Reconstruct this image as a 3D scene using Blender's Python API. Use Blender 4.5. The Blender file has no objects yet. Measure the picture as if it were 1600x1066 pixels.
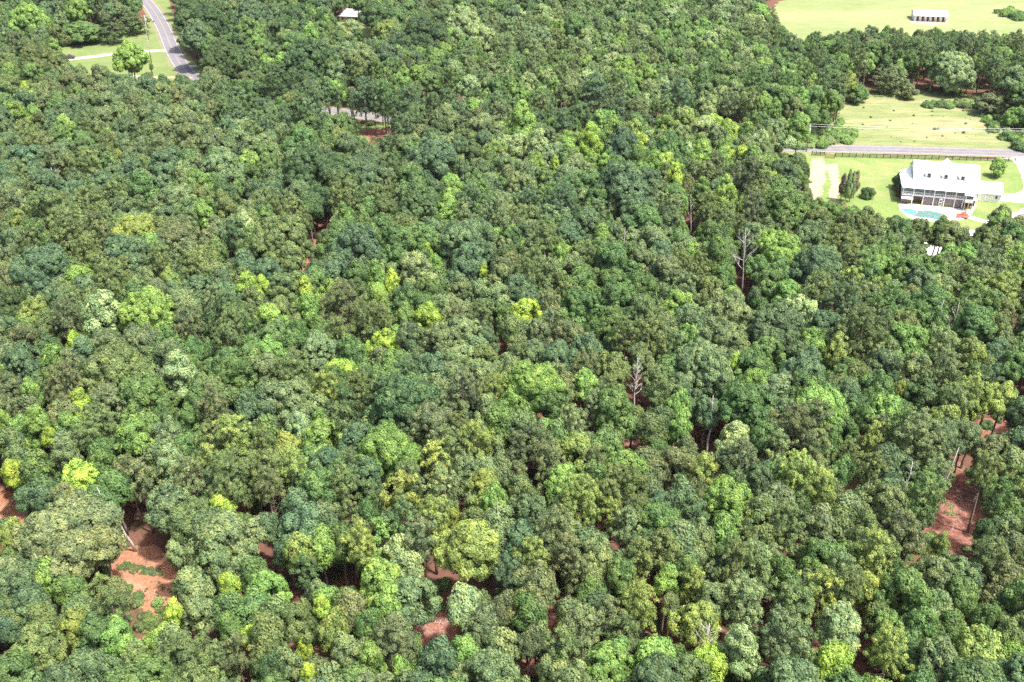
import bpy, math, random
import numpy as np
from mathutils import Vector
from mathutils.geometry import tessellate_polygon

random.seed(7); RNG = np.random.default_rng(11)
SC = bpy.context.scene
COL = SC.collection
# ------------------------------------------------------------------ camera, sky, sun, exposure
CAM_H = 122.0; PITCH = math.radians(31.0); F = 1600.0
cam = bpy.data.cameras.new('camera'); camo = bpy.data.objects.new('camera', cam); COL.objects.link(camo)
camo.location = (0, 0, CAM_H); camo.rotation_euler = (math.pi/2 - PITCH, 0, 0)
cam.sensor_width = 36.0; cam.lens = 36.0; cam.clip_start = 1.0; cam.clip_end = 6000
SC.camera = camo
SUN_EL, SUN_AZ = math.radians(66), math.radians(122)      # azimuth clockwise from +Y
w = bpy.data.worlds.new('World'); SC.world = w; w.use_nodes = True
nt = w.node_tree
sky = nt.nodes.new('ShaderNodeTexSky'); sky.sky_type = 'NISHITA'; sky.sun_disc = False
sky.sun_elevation = SUN_EL; sky.sun_rotation = SUN_AZ; sky.air_density = .8; sky.dust_density = 6.0; sky.ozone_density = .6
nt.links.new(sky.outputs[0], nt.nodes['Background'].inputs[0]); nt.nodes['Background'].inputs[1].default_value = 0.135
sun = bpy.data.lights.new('sun', 'SUN'); sun.energy = 3.9; sun.angle = math.radians(3); sun.color = (1, .96, .9)
suno = bpy.data.objects.new('sun', sun); COL.objects.link(suno)
sd = Vector((math.sin(SUN_AZ)*math.cos(SUN_EL), math.cos(SUN_AZ)*math.cos(SUN_EL), math.sin(SUN_EL)))
suno.rotation_euler = sd.to_track_quat('Z', 'Y').to_euler(); suno.location = (0, 200, 300)
SC.view_settings.view_transform = 'Standard'; SC.view_settings.look = 'None'; SC.view_settings.gamma = 1
SC.view_settings.use_curve_mapping = False; SC.view_settings.exposure = 1.22
cy = SC.cycles
cy.max_bounces = 6; cy.diffuse_bounces = 2; cy.glossy_bounces = 2; cy.transmission_bounces = 3
cy.use_denoising = False

# ------------------------------------------------------------------ pixels of the photograph <-> the ground
sp, cp = math.sin(PITCH), math.cos(PITCH)
def at(px, py, z=0.0):
    v = (py-533)/F; t = (CAM_H-z)/(sp+v*cp)
    return ((px-800)/F*t, t*(cp-v*sp), z)
def depth(py, z=0.0): return (CAM_H-z)/(sp+(py-533)/F*cp)
def proj(x, y, z):
    dz = z-CAM_H; d = y*cp-dz*sp; up = y*sp+dz*cp
    return 800+F*x/d, 533-F*up/d, d

# ------------------------------------------------------------------ helpers
def link(o, parent=None):
    COL.objects.link(o)
    if parent: o.parent = parent
    return o
def tag(o, label=None, cat=None, group=None, kind=None):
    if label: o['label'] = label
    if cat: o['category'] = cat
    if group: o['group'] = group
    if kind: o['kind'] = kind
    return o
def empty(name, loc, rz=0.0):
    o = bpy.data.objects.new(name, None); o.location = loc; o.rotation_euler = (0, 0, rz); return link(o)
def np_mesh(name, V, Fc, mats, attr=None, smooth=False, mi=None):
    V = np.asarray(V, np.float32); Fc = np.asarray(Fc, np.int32); n, k = Fc.shape
    me = bpy.data.meshes.new(name)
    me.vertices.add(len(V)); me.vertices.foreach_set('co', V.ravel())
    me.loops.add(n*k); me.loops.foreach_set('vertex_index', Fc.ravel())
    me.polygons.add(n); me.polygons.foreach_set('loop_start', np.arange(0, n*k, k, dtype=np.int32))
    try: me.polygons.foreach_set('loop_total', np.full(n, k, np.int32))
    except Exception: pass
    if mi is not None: me.polygons.foreach_set('material_index', np.asarray(mi, np.int32))
    me.polygons.foreach_set('use_smooth', np.full(n, smooth))
    if attr is not None:
        a = me.attributes.new('v', 'FLOAT', 'POINT'); a.data.foreach_set('value', np.asarray(attr, np.float32))
    for m in mats: me.materials.append(m)
    me.update(calc_edges=True); return me
class MB:
    def __init__(s): s.v = []; s.f = []
    def box(s, x0, x1, y0, y1, z0, z1):
        b = len(s.v)
        s.v += [(x, y, z) for z in (z0, z1) for (x, y) in ((x0, y0), (x1, y0), (x1, y1), (x0, y1))]
        s.f += [tuple(b+i for i in q) for q in ((3,2,1,0),(4,5,6,7),(0,1,5,4),(1,2,6,5),(2,3,7,6),(3,0,4,7))]
        return s
    def hull(s, pts, faces):
        b = len(s.v); s.v += pts; s.f += [tuple(b+i for i in q) for q in faces]; return s
    def slab(s, a, b_, c, d, t):             # a sloping quad with thickness t downward
        base = [a, b_, c, d]; low = [(x, y, z-t) for x, y, z in base]
        return s.hull(base+low, ((0,1,2,3),(7,6,5,4),(0,4,5,1),(1,5,6,2),(2,6,7,3),(3,7,4,0)))
    def tube(s, P, R, n=6):
        P = [Vector(p) for p in P]; b0 = len(s.v)
        for i, p in enumerate(P):
            d = (P[min(i+1, len(P)-1)]-P[max(i-1, 0)]).normalized()
            a = d.cross(Vector((0.3, 1, 0.1))).normalized(); c = d.cross(a)
            for k in range(n):
                t = 2*math.pi*k/n; s.v.append(tuple(p+(a*math.cos(t)+c*math.sin(t))*R[i]))
        for i in range(len(P)-1):
            for k in range(n):
                s.f.append((b0+i*n+k, b0+i*n+(k+1) % n, b0+(i+1)*n+(k+1) % n, b0+(i+1)*n+k))
        s.f.append(tuple(b0+k for k in range(n))[::-1]); s.f.append(tuple(b0+(len(P)-1)*n+k for k in range(n)))
        return s
    def mesh(s, name, mat, smooth=False):
        me = bpy.data.meshes.new(name); me.from_pydata(s.v, [], s.f); me.materials.append(mat)
        if smooth: me.polygons.foreach_set('use_smooth', [True]*len(me.polygons))
        me.update(); return me
    def build(s, name, mat, parent=None, smooth=False):
        return link(bpy.data.objects.new(name, s.mesh(name, mat, smooth)), parent)

# ------------------------------------------------------------------ materials
def newmat(name):
    m = bpy.data.materials.new(name); m.use_nodes = True
    return m, m.node_tree.nodes, m.node_tree.links, m.node_tree.nodes['Principled BSDF']
def ramp(n, l, src, stops):
    r = n.new('ShaderNodeValToRGB'); e = r.color_ramp.elements
    while len(e) < len(stops): e.new(0.5)
    for i, (p, c) in enumerate(stops): e[i].position = p; e[i].color = (*c, 1)
    l.new(src, r.inputs[0]); return r
def noise(n, l, scale, detail=4, rough=.55, coord=None, dist=0.0):
    t = n.new('ShaderNodeTexNoise'); t.inputs['Scale'].default_value = scale
    t.inputs['Detail'].default_value = detail; t.inputs['Roughness'].default_value = rough
    t.inputs['Distortion'].default_value = dist
    if coord is not None: l.new(coord, t.inputs['Vector'])
    return t
def mix(n, l, fac, a, b, mode='MIX'):
    m = n.new('ShaderNodeMix'); m.data_type = 'RGBA'; m.blend_type = mode
    for sock, val in ((m.inputs[0], fac), (m.inputs[6], a), (m.inputs[7], b)):
        if isinstance(val, (int, float)): sock.default_value = val
        elif isinstance(val, tuple): sock.default_value = (*val, 1)
        else: l.new(val, sock)
    return m.outputs[2]
def pos(n): return n.new('ShaderNodeNewGeometry').outputs['Position']
def plain(name, col, rough=.6, var=.12, scale=1.5, metal=0.0):
    m, n, l, b = newmat(name)
    t = noise(n, l, scale, 5, .6, pos(n))
    lo = tuple(c*(1-var) for c in col); hi = tuple(min(1, c*(1+var)) for c in col)
    r = ramp(n, l, t.outputs[0], ((.3, lo), (.7, hi)))
    l.new(r.outputs[0], b.inputs['Base Color']); b.inputs['Roughness'].default_value = rough
    b.inputs['Metallic'].default_value = metal; return m
def blend_ground(name, stops_big, stops_fine, fac=.5, s1=.06, s2=1.3, bump=.3, stretch=1.0):
    m, n, l, b = newmat(name); p = pos(n)
    if stretch != 1.0:
        mp = n.new('ShaderNodeMapping'); mp.inputs['Scale'].default_value = (stretch, 1, 1); mp.inputs['Rotation'].default_value = (0, 0, .1); l.new(p, mp.inputs['Vector']); p = mp.outputs[0]
    a = ramp(n, l, noise(n, l, s1, 6, .62, p, .8).outputs[0], stops_big)
    c = ramp(n, l, noise(n, l, s2, 5, .7, p).outputs[0], stops_fine)
    l.new(mix(n, l, fac, a.outputs[0], c.outputs[0]), b.inputs['Base Color']); b.inputs['Roughness'].default_value = .95
    b.inputs['Specular IOR Level'].default_value = .15
    bp = n.new('ShaderNodeBump'); bp.inputs['Strength'].default_value = bump; bp.inputs['Distance'].default_value = .3
    l.new(noise(n, l, 2.2, 4, .7, p).outputs[0], bp.inputs['Height']); l.new(bp.outputs[0], b.inputs['Normal']); return m
M = {}
M['floor'] = blend_ground('forest_floor_litter', ((.3, (.08, .04, .03)), (.5, (.17, .08, .058)), (.7, (.07, .07, .032))), ((.3, (.05, .028, .02)), (.7, (.17, .085, .06))), .5, .09, 1.1)
M['clay'] = blend_ground('red_clay', ((.3, (.18, .085, .05)), (.5, (.33, .16, .09)), (.68, (.42, .27, .19))), ((.38, (.13, .06, .035)), (.6, (.36, .18, .115))), .5, .22, 1.6)
M['straw'] = blend_ground('fallen_needles', ((.3, (.12, .045, .035)), (.5, (.23, .095, .07)), (.7, (.33, .17, .13))), ((.4, (.09, .04, .03)), (.6, (.34, .17, .13))), .55, .3, 1.8)
M['lawn'] = blend_ground('mown_lawn', ((.3, (.1, .165, .045)), (.5, (.155, .215, .065)), (.66, (.25, .235, .11))), ((.3, (.09, .15, .04)), (.7, (.21, .26, .09))), .4, .07, .9, .15)
M['grass'] = blend_ground('dimmed_grass', ((.3, (.1, .15, .05)), (.5, (.14, .19, .065)), (.7, (.2, .2, .095))), ((.3, (.1, .14, .05)), (.7, (.18, .22, .08))), .4, .09, .8, .15)  # darker copy of the lawn: duller light on the left put into its colour
M['field'] = blend_ground('hay_field', ((.3, (.13, .18, .065)), (.5, (.19, .225, .095)), (.7, (.26, .26, .135))), ((.3, (.12, .165, .06)), (.7, (.26, .275, .13))), .4, .03, .4, .15, .35)
M['meadow'] = blend_ground('rough_meadow', ((.34, (.1, .15, .045)), (.5, (.165, .2, .08)), (.62, (.31, .25, .155))), ((.34, (.085, .13, .04)), (.66, (.28, .28, .14))), .5, .07, .5, .4, .25)
M['sand'] = blend_ground('pale_dirt', ((.3, (.26, .19, .13)), (.7, (.42, .34, .26))), ((.3, (.22, .18, .1)), (.7, (.44, .36, .28))), .5, .3, 1.2)
M['verge'] = blend_ground('dusty_verge', ((.3, (.13, .14, .07)), (.7, (.25, .22, .15))), ((.3, (.11, .13, .055)), (.7, (.26, .22, .15))), .5, .3, 1.2)
M['asphalt'] = plain('worn_asphalt', (.15, .145, .165), .9, .14, .4)
M['concrete'] = plain('pale_concrete', (.5, .49, .47), .85, .08, .8)
M['paint'] = plain('road_paint', (.5, .49, .46), .7, .1, 2)
M['yellow'] = plain('yellow_road_paint', (.34, .28, .14), .7, .1, 2)
M['white'] = plain('white_siding', (.8, .8, .79), .55, .04, .7)
M['roof'] = plain('white_metal_roof', (.82, .83, .84), .35, .03, .3)
M['seam'] = plain('roof_seam', (.66, .68, .7), .4, .04, .5)
M['brick'] = plain('pink_brick', (.42, .24, .2), .85, .2, 6)
M['dark'] = plain('dark_shade_and_paint', (.05, .05, .055), .8, .2, 2)  # painted shade of openings, also plain dark doors and the truck
M['bay_shade'] = plain('porch_shade_panel', (.13, .13, .14), .6, .15, 2)  # dark colour for the shade inside the porch bays
M['lower'] = plain('lower_porch_screen', (.22, .17, .18), .7, .15, 2)
M['glass'] = plain('window_glass', (.03, .035, .045), .08, .1, 2)
M['blackwood'] = plain('black_fence_board', (.035, .033, .03), .8, .2, 3)
M['gatewood'] = plain('brown_gate_board', (.22, .09, .07), .8, .2, 3)
M['pole'] = plain('weathered_pole', (.3, .26, .23), .85, .2, 3)
M['wire'] = plain('wire', (.5, .5, .5), .5, .05, 1)
M['grey_roof'] = plain('grey_shingle_and_shade', (.33, .33, .36), .85, .15, 3)  # far house shingles, also the painted shade on the dormer cheeks
M['tan'] = plain('tan_siding', (.45, .38, .3), .8, .1, 2)
M['red'] = plain('red_paint', (.45, .12, .08), .5, .15, 2)
M['tyre'] = plain('tyre_rubber', (.03, .03, .03), .9, .1, 2)
M['teal'] = plain('teal_pool_cover', (.045, .17, .15), .6, .25, 1.5)
M['coping'] = plain('dark_coping_stone', (.16, .17, .17), .8, .25, 2)
M['bark'] = plain('grey_brown_bark', (.2, .165, .135), .9, .3, 2.5)
M['pinebark'] = plain('pine_bark', (.23, .17, .14), .95, .3, 3)
M['deadwood'] = plain('bleached_dead_wood', (.47, .43, .4), .9, .15, 3)
m, n, l, b = newmat('pool_water'); b.inputs['Base Color'].default_value = (.05, .42, .55, 1); b.inputs['Roughness'].default_value = .08
l.new(ramp(n, l, noise(n, l, 1.5, 3, .5, pos(n)).outputs[0], ((.3, (.04, .4, .55)), (.7, (.1, .52, .62)))).outputs[0], b.inputs['Base Color']); M['water'] = m

def leafmat(name, transl, rough):
    m, n, l, b = newmat(name)
    at_ = n.new('ShaderNodeAttribute'); at_.attribute_type = 'INSTANCER'; at_.attribute_name = 'tint'
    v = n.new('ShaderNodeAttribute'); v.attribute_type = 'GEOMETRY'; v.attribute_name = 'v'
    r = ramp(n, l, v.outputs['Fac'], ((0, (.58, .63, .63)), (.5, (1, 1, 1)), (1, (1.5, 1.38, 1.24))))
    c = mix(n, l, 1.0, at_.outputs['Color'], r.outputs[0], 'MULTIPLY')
    # slow drift of leaf colour through the wood, so two copies never match
    nz = ramp(n, l, noise(n, l, .55, 3, .6, pos(n)).outputs[0], ((.3, (.76, .86, .9)), (.7, (1.27, 1.14, 1.02))))
    c = mix(n, l, 1.0, c, nz.outputs[0], 'MULTIPLY')
    l.new(c, b.inputs['Base Color']); b.inputs['Roughness'].default_value = rough; b.inputs['Specular IOR Level'].default_value = .3
    tr = n.new('ShaderNodeBsdfTranslucent'); c2 = mix(n, l, 1.0, c, (1.15, 1.25, .6), 'MULTIPLY'); l.new(c2, tr.inputs[0])
    mx = n.new('ShaderNodeMixShader'); mx.inputs[0].default_value = transl
    l.new(b.outputs[0], mx.inputs[1]); l.new(tr.outputs[0], mx.inputs[2]); l.new(mx.outputs[0], n['Material Output'].inputs[0]); return m
M['leaf'] = leafmat('broad_leaves', .28, .5)
M['needle'] = leafmat('pine_needles', .2, .5)

# ------------------------------------------------------------------ the ground and everything painted or laid on it
def sheet(name, pts, mat, z, kind='structure', label=None, cat=None, rough=0.0, seed=1):
    """a flat sheet from ground points, its outline roughened"""
    rr = random.Random(seed); P = [Vector((p[0], p[1], 0)) for p in pts]
    if rough:
        Q = []
        for i, a in enumerate(P):
            b_ = P[(i+1) % len(P)]; L = (b_-a).length; k = max(1, min(120, int(L/(rough*.9))))
            nrm = Vector((-(b_-a).y, (b_-a).x, 0)).normalized()
            for j in range(k):
                q = a.lerp(b_, j/k)
                Q.append(q+nrm*rough*(math.sin(q.x*.9/rough+seed)+math.sin(q.y*1.3/rough+2*seed)+rr.uniform(-.6, .6))*.5)
        P = Q
    tri = tessellate_polygon([P]); me = bpy.data.meshes.new(name)
    F_ = []
    for t in tri:
        a, b_, c = (P[i] for i in t)
        F_.append(t if (b_-a).cross(c-a).z > 0 else t[::-1])
    me.from_pydata([(p.x, p.y, z) for p in P], [], F_); me.materials.append(mat); me.update()
    o = link(bpy.data.objects.new(name, me)); tag(o, label, cat, None, kind); return o
def px(*pts): return [at(x, y)[:2] for x, y in pts]
link(bpy.data.objects.new('ground', MB().hull([(-3000, -500, 0), (3000, -500, 0), (3000, 5000, 0), (-3000, 5000, 0)], ((0, 1, 2, 3),)).mesh('ground', M['floor'])))['kind'] = 'structure'

far = [(-900, 0)]
sheet('field', [*px((1195, 70), (1205, 12), (1238, -8)), (150, 760), (620, 760), (560, 420), *px((1660, 75), (1400, 75))], M['field'], .004, rough=1.5)
sheet('meadow', px((1196, 228), (1290, 205), (1310, 165), (1340, 148), (1420, 140), (1545, 150), (1560, 190), (1640, 215), (1700, 240), (1500, 238)), M['meadow'], .004, rough=.8)
sheet('lawn', px((1190, 236), (1300, 238), (1500, 246), (1720, 256), (1720, 420), (1560, 372), (1500, 372), (1440, 372), (1400, 362), (1345, 345), (1285, 335), (1255, 290), (1235, 250)), M['lawn'], .004, rough=.6)
sheet('lawn', px((60, 78), (95, 66), (160, 55), (222, 45), (235, -4), (222, -8), (262, -8), (276, 40), (285, 75), (330, 125), (320, 140), (240, 142), (170, 130), (110, 112), (70, 100)), M['grass'], .004, rough=.6)
sheet('lawn', px((495, 38), (520, 25), (580, 28), (600, 50), (588, 72), (560, 70), (520, 48)), M['grass'], .004, rough=.6)
sheet('lawn', px((440, 178), (520, 186), (640, 196), (640, 228), (580, 222), (440, 196)), M['grass'], .004, rough=.6)
sheet('red_clay_bank', px((555, 205), (590, 201), (620, 203), (612, 213), (575, 217)), M['straw'], .008, rough=.5)
sheet('red_clay_bank', px((212, -8), (238, -8), (248, 25), (235, 30), (225, 15)), M['clay'], .008, rough=.5)
sheet('dirt_track', px((1270, 248), (1284, 248), (1292, 262), (1288, 285), (1282, 312), (1272, 312), (1262, 285), (1266, 262)), M['sand'], .008, rough=.5)
sheet('dirt_track', px((1292, 256), (1306, 256), (1312, 275), (1312, 300), (1306, 315), (1296, 308), (1298, 280)), M['sand'], .008, rough=.6)
for k, pg in enumerate([
    [(150, 868), (185, 858), (240, 850), (268, 872), (280, 905), (284, 948), (245, 968), (212, 946), (192, 916), (160, 902)],
    [(-20, 755), (15, 768), (42, 790), (52, 818), (40, 838), (-20, 815)]]):
    sheet('clay_clearing', px(*pg), M['clay'], .008, rough=.45, seed=k)
for k, pg in enumerate([
    [(612, 940), (660, 945), (712, 955), (716, 1000), (682, 1014), (648, 1008), (620, 985)],
    [(1440, 800), (1478, 750), (1488, 720), (1505, 725), (1515, 755), (1540, 785), (1535, 835), (1508, 862), (1475, 862), (1445, 832)],
    [(1525, 655), (1578, 652), (1580, 680), (1535, 690)],
    [(514, 318), (524, 320), (514, 350), (500, 368), (498, 398), (480, 425), (468, 444), (452, 444), (458, 430), (480, 405), (489, 385), (490, 364), (506, 345)],
    [(965, 678), (1010, 678), (1015, 700), (985, 715), (962, 700)], [(1325, 1005), (1365, 1000), (1380, 1060), (1330, 1060)],
    [(800, 1010), (840, 1015), (842, 1060), (795, 1064)], [(925, 805), (950, 805), (952, 830), (926, 832)],
    [(400, 875), (440, 870), (448, 895), (410, 900)], [(515, 905), (555, 900), (560, 930), (520, 935)], [(425, 930), (480, 920), (485, 950), (430, 955)],
    [(1575, 525), (1620, 525), (1620, 555), (1580, 550)], [(855, 930), (880, 930), (880, 985), (855, 985)], [(800, 840), (1, 1)][:0] or [(1560, 955), (1600, 960), (1600, 990), (1562, 985)]]):
    sheet('needle_litter_clearing', px(*pg), M['straw'], .008, rough=.4, seed=k+20)
sheet('clay_track', px((1380, 355), (1400, 352), (1412, 368), (1400, 378), (1382, 372)), M['sand'], .012, rough=.4)
sheet('gravel_yard', px((1430, 380), (1470, 376), (1490, 395), (1470, 412), (1430, 402)), M['concrete'], .012, rough=.6)
sheet('gravel_yard', px((1542, 345), (1572, 340), (1600, 325), (1660, 330), (1660, 380), (1560, 372)), M['concrete'], .012, rough=.5)
sheet('footpath', px((1511, 338), (1516, 337), (1546, 346), (1546, 351), (1511, 341)), M['concrete'], .012)
# roads
def ribbon(name, pts, wid, mat, z, off=0.0, kerb=None):
    """a strip along a smooth line of ground points; off shifts it sideways"""
    P = [Vector(p[:2]) for p in pts]; Q = []
    for i in range(len(P)-1):
        p0, p1, p2, p3 = P[max(i-1, 0)], P[i], P[i+1], P[min(i+2, len(P)-1)]
        for k in range(8):
            t = k/8; Q.append(.5*((2*p1)+(p2-p0)*t+(2*p0-5*p1+4*p2-p3)*t*t+(3*p1-p0-3*p2+p3)*t**3))
    Q.append(P[-1]); V = []
    for i, q in enumerate(Q):
        d = (Q[min(i+1, len(Q)-1)]-Q[max(i-1, 0)]).normalized(); nr = Vector((-d.y, d.x))
        V += [(*(q+nr*(off+wid/2)), z), (*(q+nr*(off-wid/2)), z)]
    me = bpy.data.meshes.new(name); me.from_pydata(V, [], [(2*i, 2*i+1, 2*i+3, 2*i+2) for i in range(len(Q)-1)])
    me.materials.append(mat); me.update(); return me
ROAD = [at(x, y) for x, y in ((205, -25), (222, -5), (240, 17), (256, 45), (267, 72), (282, 100), (306, 126), (350, 147), (406, 160), (469, 167), (524, 174), (564, 180), (616, 186), (700, 194), (877, 208), (1000, 216), (1214, 230), (1400, 234), (1600, 240), (1900, 248))]
road = link(bpy.data.objects.new('road', ribbon('road', ROAD, 6.2, M['asphalt'], .012))); road['kind'] = 'structure'
for nm, wd, off, mt in (('edge_line', .14, 2.85, 'paint'), ('edge_line', .14, -2.85, 'paint'), ('centre_line', .1, .12, 'yellow'), ('centre_line', .1, -.12, 'yellow')):
    link(bpy.data.objects.new(nm, ribbon(nm, ROAD, wd, M[mt], .016, off)), road)
for wd, off in ((1.3, 3.8), (1.3, -3.8)):
    v = link(bpy.data.objects.new('road_verge', ribbon('road_verge', ROAD, wd, M['verge'], .010, off))); v['kind'] = 'structure'
def path(name, pts, wd, mat='concrete', z=.014):
    o = link(bpy.data.objects.new(name, ribbon(name, [at(*p) for p in pts], wd, M[mat], z))); o['kind'] = 'structure'; return o
path('driveway', [(259, 79), (215, 81), (180, 84), (150, 88), (115, 92), (100, 93)], 3.4)
path('driveway', [(296, 104), (318, 102), (345, 100)], 3.0)
path('dirt_lane', [(300, 122), (270, 121), (240, 121), (190, 118)], 2.6, 'sand')
path('driveway', [(140, 152), (160, 126), (185, 118)], 2.6)
sheet('driveway', px((1558, 247), (1582, 246), (1610, 243), (1640, 246), (1640, 318), (1590, 317), (1566, 314), (1560, 314), (1526, 313), (1524, 309), (1562, 309), (1563, 302), (1575, 303), (1588, 302), (1597, 298), (1600, 292), (1596, 275), (1588, 256), (1578, 249)), M['concrete'], .014)

# ------------------------------------------------------------------ tree meshes
def leaves(C, N, size, rng, aspect=.7, tilt=.22):
    """one diamond leaf spray for each centre C with normal N"""
    n = len(C); N = N+rng.normal(0, tilt, (n, 3)); N /= np.linalg.norm(N, axis=1)[:, None]+1e-9
    A = np.cross(N, rng.normal(0, 1, (n, 3))); A /= np.linalg.norm(A, axis=1)[:, None]+1e-9
    B = np.cross(N, A); s = size*rng.uniform(.55, 1.4, n)[:, None]
    V = np.stack([C-A*s, C-B*s*aspect+N*s*.15, C+A*s, C+B*s*aspect+N*s*.15], 1).reshape(-1, 3)
    return V
def rdir(rng, n, zmin=-1):
    z = rng.uniform(zmin, 1, n); t = rng.uniform(0, 2*math.pi, n); r = np.sqrt(1-z*z)
    return np.stack([r*np.cos(t), r*np.sin(t), z], 1)
def broad_crown(name, R, H, seed, pointed=0.0, nl=None, leaf=.2, loose=0.0):
    rng = np.random.default_rng(seed); nl = nl or int(10+R*2.6)
    d = rdir(rng, nl*6, -.35)
    keep = []
    for v in d:                                            # well spread lobes
        if all(np.dot(v, k) < math.cos(1.75/math.sqrt(nl)) for k in keep): keep.append(v)
        if len(keep) >= nl: break
    d = np.array(keep); nl = len(d)
    zz = (d[:, 2]+.35)/1.35
    prof = 1-pointed*.62*np.clip(zz, 0, 1)**1.2
    rad = rng.uniform(.46, 1.0, nl)
    c = np.stack([d[:, 0]*R*rad*prof, d[:, 1]*R*rad*prof, H*.34+d[:, 2]*H*.5*rng.uniform(.74, 1.08, nl)], 1)
    r = R*rng.uniform(.19, .37, nl)*(1-.25*pointed)
    c = np.vstack([c, [[0, 0, H*.52]], [[0, 0, H*.3]]]); r = np.append(r, [R*.45, R*.5])
    out = []; lob_v = []
    for i in range(len(c)):
        ns = max(7, int(5.0*(r[i]/.62)**2*(1-loose*.45)))
        sd_ = rdir(rng, ns, -.8); ctr = c[i]-np.array([0, 0, H*.34]); ctr = ctr/(np.linalg.norm(ctr)+1e-6)
        sd_ = sd_+ctr*.45+np.array([0, 0, .18]); sd_ /= np.linalg.norm(sd_, axis=1)[:, None]
        sc = c[i]+sd_*r[i]*rng.uniform(.7, 1.16, (ns, 1))*np.array([1, 1, .85])
        ok = np.ones(ns, bool)
        for j in range(len(c)):
            if j != i: ok &= np.linalg.norm((sc-c[j])*[1, 1, 1.1], axis=1) > r[j]*.72
        sc = sc[ok]; sdk = sd_[ok]
        for q, dq in zip(sc, sdk):
            rs = rng.uniform(.3, .84)*(1+.03*R); k = int(150*rs*rs)+14
            ld = rdir(rng, k, -.5)+dq*.7+np.array([0, 0, .25]); ld /= np.linalg.norm(ld, axis=1)[:, None]
            out.append((q+ld*rs*rng.uniform(.68, 1.18, (k, 1)), ld, rng.uniform(.1, .9)+0*ld[:, 0]))
    C = np.vstack([o[0] for o in out]); N = np.vstack([o[1] for o in out]); cv = np.concatenate([o[2] for o in out])
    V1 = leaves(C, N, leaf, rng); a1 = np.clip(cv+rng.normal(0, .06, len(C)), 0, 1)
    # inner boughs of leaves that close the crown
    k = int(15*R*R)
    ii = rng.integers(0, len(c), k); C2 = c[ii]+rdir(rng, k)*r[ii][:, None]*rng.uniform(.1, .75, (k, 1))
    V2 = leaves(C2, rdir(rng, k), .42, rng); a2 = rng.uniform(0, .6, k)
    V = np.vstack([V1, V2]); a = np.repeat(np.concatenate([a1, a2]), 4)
    V[:, 2] -= max(0, V[:, 2].min()*.0)
    return np_mesh(name, V, np.arange(len(V)).reshape(-1, 4), [M['leaf']], a)
def pine_crown(name, R, H, seed, flat=.5):
    rng = np.random.default_rng(seed); T = []; z = 0.0
    while z < H:
        t = z/H; L = R*(max(0.0, 1-((t-.3)/.78)**2) if t > .3 else .62+.38*t/.3)**.62
        nb = rng.integers(4, 7) if L > .8 else 3; a0 = rng.uniform(0, 6.28)
        for b_ in range(nb):
            a = a0+b_*6.283/nb+rng.normal(0, .25); ln = L*rng.uniform(.72, 1.12)
            lift = rng.uniform(.05, .4); k = max(1, int(ln/.52))
            for j in range(k):
                s = (j+1)/k
                if s*ln < .3*R and t < .8: continue
                if rng.random() < .5: continue
                wv = .16+.34*s*ln*.45
                for q in range(1+int(s*ln*.75)):
                    T.append((math.cos(a)*ln*s+rng.normal(0, wv), math.sin(a)*ln*s+rng.normal(0, wv), z+lift*ln*s+rng.normal(0, .16)+.12*math.sin(5*a)))
        z += rng.uniform(.42, .62)
    for j in range(int(5+R*2)): T.append((rng.normal(0, R*.16), rng.normal(0, R*.16), H+rng.uniform(-.3, .45)))
    T = np.array(T)
    V = []; A = []
    for q in T:
        k = 60; out = np.array([q[0], q[1], (q[2]-H*.35)])*.5; out = out/(np.linalg.norm(out)+.3)
        d = rdir(rng, k, -.35)+out*.5+np.array([0, 0, .4]); d /= np.linalg.norm(d, axis=1)[:, None]
        rs = rng.uniform(.4, .62); cv = rng.uniform(.1, .9)
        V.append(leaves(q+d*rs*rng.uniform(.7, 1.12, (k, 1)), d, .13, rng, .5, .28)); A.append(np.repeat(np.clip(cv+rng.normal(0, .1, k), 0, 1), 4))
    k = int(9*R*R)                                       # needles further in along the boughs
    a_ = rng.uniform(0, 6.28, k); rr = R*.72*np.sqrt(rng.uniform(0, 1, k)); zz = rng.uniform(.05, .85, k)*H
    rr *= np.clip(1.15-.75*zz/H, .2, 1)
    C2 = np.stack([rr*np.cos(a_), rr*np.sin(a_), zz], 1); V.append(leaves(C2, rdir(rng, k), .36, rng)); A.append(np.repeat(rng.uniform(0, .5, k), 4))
    V = np.vstack(V)
    return np_mesh(name, V, np.arange(len(V)).reshape(-1, 4), [M['needle']], np.concatenate(A))
def trunk_mesh(name, seed, mat, pine=False, bend=.35):
    rr = random.Random(seed); m = MB(); P = [(0, 0, -.3)]; x = y = 0
    for k in range(1, 7):
        x += rr.uniform(-bend, bend); y += rr.uniform(-bend, bend); P.append((x, y, 16*.93*k/6))
    R = [.27, .23, .2, .17, .13, .08, .03]; m.tube(P, R, 7)
    for k in range(9 if not pine else 12):
        t = rr.uniform(.45, .92); i = min(5, int(t*6)); q = Vector(P[i]).lerp(Vector(P[i+1]), t*6-i)
        a = rr.uniform(0, 6.28); L = rr.uniform(1.6, 3.2)*(1.25-t*.7); up = rr.uniform(.35, 1.0) if not pine else rr.uniform(.0, .35)
        d = Vector((math.cos(a), math.sin(a), up)).normalized()
        e1 = q+d*L*.5; e2 = q+d*L+Vector((rr.uniform(-.3, .3), rr.uniform(-.3, .3), .3))
        m.tube([q, e1, e2], [.09*(1.3-t), .06*(1.3-t), .02], 5)
    return m.mesh(name, mat, True)
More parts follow.
